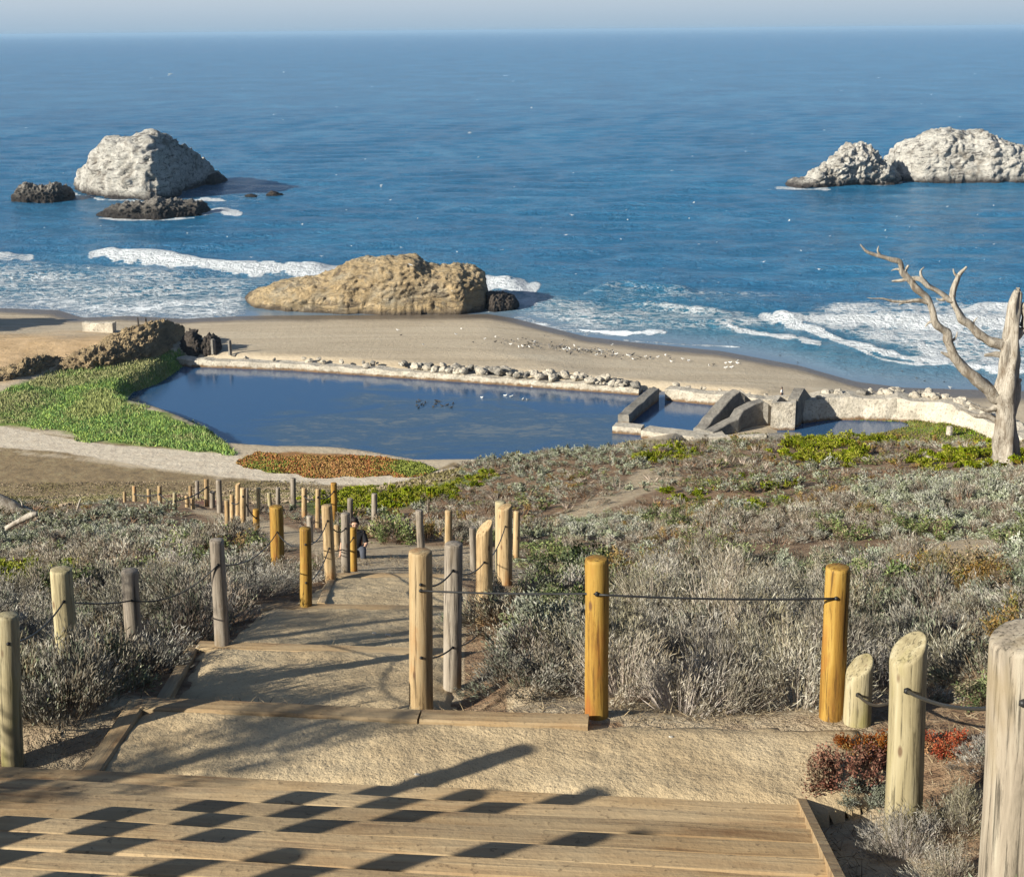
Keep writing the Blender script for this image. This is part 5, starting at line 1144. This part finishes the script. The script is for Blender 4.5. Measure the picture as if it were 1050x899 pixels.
# local frame: +Y is where the person faces
def hand(J, E, R, wrist, dr):
    d = Vector(dr).normalized(); s = d.cross(Vector((0, 1, .2))).normalized(); w0 = Vector(J[wrist]); p = len(J); J.append(tuple(w0+d*.07)); E.append((wrist, p)); R.append(.026)
    for k, (o, L) in enumerate(((-.028, .065), (-.010, .078), (.010, .072), (.026, .058))):
        i = len(J); a = w0+d*.085+s*o; J.append(tuple(a)); J.append(tuple(a+d*L*.55)); J.append(tuple(a+d*L+Vector((0, -.012, 0)))); E.extend([(p, i), (i, i+1), (i+1, i+2)]); R.extend([.010, .009, .007])
    i = len(J); J.append(tuple(w0+d*.03+s*-.035)); J.append(tuple(w0+d*.07+s*-.055)); E.extend([(wrist, i), (i, i+1)]); R.extend([.011, .009])
def seated():
    J = [(0,0,.10),(0,-.02,.30),(0,-.04,.46),(0,-.02,.56),                       # pelvis, waist, chest, neck base
         (.17,-.03,.51),(.27,-.08,.28),(.31,-.12,.04),                            # right arm propped on the ground
         (-.17,-.02,.51),(-.22,.10,.30),(-.14,.30,.26),                           # left arm on the knee
         (0,.0,.61),(0,.01,.66),(0,.012,.73),(0,.01,.78),
         (.10,.02,.09),(.13,.40,.28),(.13,.55,.04),(.13,.68,.02),(-.10,.02,.09),(-.12,.40,.32),(-.12,.50,.05),(-.12,.63,.03)]
    E = [(0,1),(1,2),(2,3),(2,4),(4,5),(5,6),(2,7),(7,8),(8,9),(3,10),(10,11),(11,12),(12,13),(0,14),(14,15),(15,16),(16,17),(0,18),(18,19),(19,20),(20,21)]
    R = [.14,.125,.14,.06,.058,.042,.028,.058,.042,.028,.048,.062,.088,.060,.085,.062,.042,.035,.085,.062,.042,.035]
    hand(J, E, R, 6, (.05, -.1, -.3)); hand(J, E, R, 9, (.1, .4, -.1)); return J, E, R
def standing():
    J = [(0,0,.92),(0,0,1.10),(0,0,1.32),(0,0,1.43),(.18,0,1.38),(.23,.0,1.12),(.22,.06,.88),(-.18,0,1.38),(-.23,0,1.12),(-.22,.06,.88),(0,0,1.48),(0,.01,1.54),(0,.015,1.61),(0,.01,1.67),
         (.09,0,.88),(.10,.01,.48),(.10,-.01,.08),(.10,.13,.03),(-.09,0,.88),(-.10,.01,.48),(-.11,-.01,.08),(-.12,.13,.03)]
    E = [(0,1),(1,2),(2,3),(2,4),(4,5),(5,6),(2,7),(7,8),(8,9),(3,10),(10,11),(11,12),(12,13),(0,14),(14,15),(15,16),(16,17),(0,18),(18,19),(19,20),(20,21)]
    R = [.135,.12,.14,.06,.06,.042,.028,.06,.042,.028,.048,.062,.088,.060,.085,.06,.042,.035,.085,.06,.042,.035]
    hand(J, E, R, 6, (0, .1, -1)); hand(J, E, R, 9, (0, .1, -1)); return J, E, R
J, E, R = seated(); sp_ = hit(365, 571)
person('person', tuple(sp_), math.radians(190), J, [0,1,2,3,4,5,7,8], [0,14,15,16,18,19,20], R, E, 'small dark-haired person in a black top sitting behind the posts on the sandy path', BLACK, GREY, sc=.66)
J, E, R = standing(); sp2 = at_z(801.3, 411, 3.3); sp2 = (sp2[0], sp2[1], 3.22)
person('person', sp2, math.radians(60), J, [0,1,2,3,4,5,7,8], [0,14,15,16,18,19,20], R, E, 'tiny figure in a white top and dark trousers standing on the concrete block', WHITE, NAVY)

# ------------------------------------------------------------------ birds
def gull_mesh(name, col, wing, standing=True):
    bm = bmesh.new()
    body = [(-.24,0,.22),(-.15,0,.21),(0,0,.20),(.12,0,.22),(.19,0,.30),(.24,0,.33),(.29,0,.32)]; tube(bm, body, [.01,.05,.085,.075,.045,.042,.008], 8)
    if standing:
        for s in (-1, 1):
            tube(bm, [(0, s*.035, 0), (0, s*.035, .16)], .008, 4)
            a = [bm.verts.new(p) for p in ((.10, s*.08, .26), (-.05, s*.095, .24), (-.30, s*.03, .22), (-.05, s*.075, .17))]; bm.faces.new(a)
    else:
        for s in (-1, 1):
            a = [bm.verts.new(p) for p in ((.10, s*.04, .24), (.12, s*.34, .36), (-.02, s*.68, .30), (-.03, s*.34, .33), (-.10, s*.05, .22))]; bm.faces.new(a)
    me = bpy.data.meshes.new(name); bm.to_mesh(me); bm.free(); me.materials.append(col); return me
GW = m_flat('white_feathers', (.75,.74,.70)); GG = m_flat('grey_feathers', (.16,.15,.14)); GD = m_flat('dark_feathers', (.05,.045,.04))
gw, gg, gd, gf = gull_mesh('gull', GW, 0), gull_mesh('gull', GG, 0), gull_mesh('gull', GD, 0), gull_mesh('gull', GW, 0, False)
def bird(me, p, label, group, sc=1.0, cat='bird', name='gull'):
    o = link(name, me, None, p, (0, 0, random.uniform(0, 6.28))); o.scale = (sc, sc, sc); tag(o, label, cat, group)
for i in range(150):
    px_ = random.gauss(590, 38) if i < 120 else random.uniform(400, 760); py_ = float(np.interp(px_, [400,520,600,650,760], [345,352,356,362,372]))+random.gauss(2, 3.0 if i < 120 else 7)
    if not 395 < px_ < 790: continue
    p = at_z(px_, py_, 1.2); z = g1(p[0], p[1])
    if z < .12: continue
    wt = random.random() < .16 or i > 125; dk = (not wt) and random.random() < .35
    bird(gw if wt else gd if dk else gg, (p[0], p[1], z), 'white gull standing on the sand among the flock' if wt else 'dark bird standing on the sand in the beach flock' if dk else 'grey gull standing on the sand in the beach flock', 'white gulls on the beach' if wt else 'dark birds on the beach' if dk else 'grey gulls on the beach', random.uniform(.75, 1.1))
for px_, py_ in [(848,367),(866,372),(884,377),(905,384),(925,381),(940,388),(948,391),(962,377),(968,392),(800,365),(818,372),(780,350),(737,350)]:
    p = at_z(px_, py_, .05); bird(gd, (p[0], p[1], -.02), 'small dark shorebird wading in the wet swash', 'shorebirds in the swash', .7, name='shorebird')
for px_, py_ in [(744,378),(750,377),(727,375),(975,391)]:
    p = at_z(px_, py_, 1.0); bird(gw, (p[0], p[1], max(0, g1(p[0], p[1]))), 'white gull at the wet edge of the beach near the right', 'gulls at the right of the beach', 1.1)
for px_, py_, c in [(494,408,gw),(518,406,gw),(524,407,gw),(536,410,gw),(541,410,gw),(546,397,gw)]+[(random.uniform(426,468), random.uniform(411,419), gd) for _ in range(16)]:
    p = at_z(px_, py_, PZ); bird(c, (p[0], p[1], PZ-.12), 'white gull floating on the pond' if c is gw else 'dark duck floating on the pond in a loose raft', 'white gulls on the pond' if c is gw else 'ducks on the pond', 1.0, name='gull' if c is gw else 'duck')
for i in range(46):
    px_, py_ = random.uniform(10, 1040), random.uniform(205, 300)
    p = at_d(px_, py_, random.uniform(150, 300)); 
    if p[2] < 2 or 70 < px_ < 230 and py_ < 226: continue
    o = link('flying_gull', gf, None, p, (random.uniform(-.4, .4), random.uniform(-.3, .3), random.uniform(0, 6.28))); o.scale = (.5, .5, .5); tag(o, 'white gull flying low over the sea', 'bird', 'gulls flying over the sea')
dg = bpy.context.evaluated_depsgraph_get(); dg.update()
from mathutils.bvhtree import BVHTree
for o in [o for o in C.objects if o.name.startswith('sea_rock')]:
    me = o.data
    if len(me.vertices) < 6000: continue
    bv = BVHTree.FromPolygons([v.co[:] for v in me.vertices], [p.vertices[:] for p in me.polygons]); xs_ = [v.co.x for v in me.vertices]; ys_ = [v.co.y for v in me.vertices]
    for k in range(26):
        x = random.uniform(min(xs_), max(xs_)); yv = random.uniform(min(ys_)+4, sum(ys_)/len(ys_)); h_ = bv.ray_cast(Vector((x, yv, 60)), Vector((0, 0, -1)))
        if h_[0] and h_[0].z > 5: bird(gd, h_[0], 'dark cormorant perched on a white sea rock', 'cormorants on the sea rocks', 1.3, name='cormorant')

# ------------------------------------------------------------------ pebbles on the landing, haze
pb = boulder_mesh(3, m_flat('pale_pebble', (.45,.42,.36))); 
for px_, py_, s in [(731,860,.016),(428,795,.012),(398,652,.02),(384,650,.015),(688,757,.01),(560,700,.0)]:
    if s: b = hit(px_, py_); o = link('pebble', pb, None, (b[0], b[1], b[2]+s*.4)); o.scale = (s, s, s); tag(o, {731:'small white pebble on the timber steps',428:'pale pebble in the middle of the first landing',398:'larger pale pebble on the terrace below the cable shadow',384:'pale pebble beside a larger one on the terrace',688:'tiny pale pebble on the first landing right of the amber post'}[px_], 'pebble')
hz = bpy.data.materials.new('sea_haze'); hz.use_nodes = True; ht = hz.node_tree; ht.nodes.clear()
pv = ht.nodes.new('ShaderNodeVolumePrincipled'); pv.inputs['Color'].default_value = (.36,.55,.76,1); pv.inputs['Density'].default_value = .00006
ho = ht.nodes.new('ShaderNodeOutputMaterial'); ht.links.new(pv.outputs[0], ho.inputs['Volume'])
bm = bmesh.new(); bmesh.ops.create_cube(bm, size=1, matrix=Matrix.Translation((0, 32490, 25.0)) @ Matrix.Diagonal((90000, 65100, 54.0, 1)))
tag(bm_obj('haze', bm, hz, smooth=False), 'thin blue sea haze', 'haze', kind='stuff')
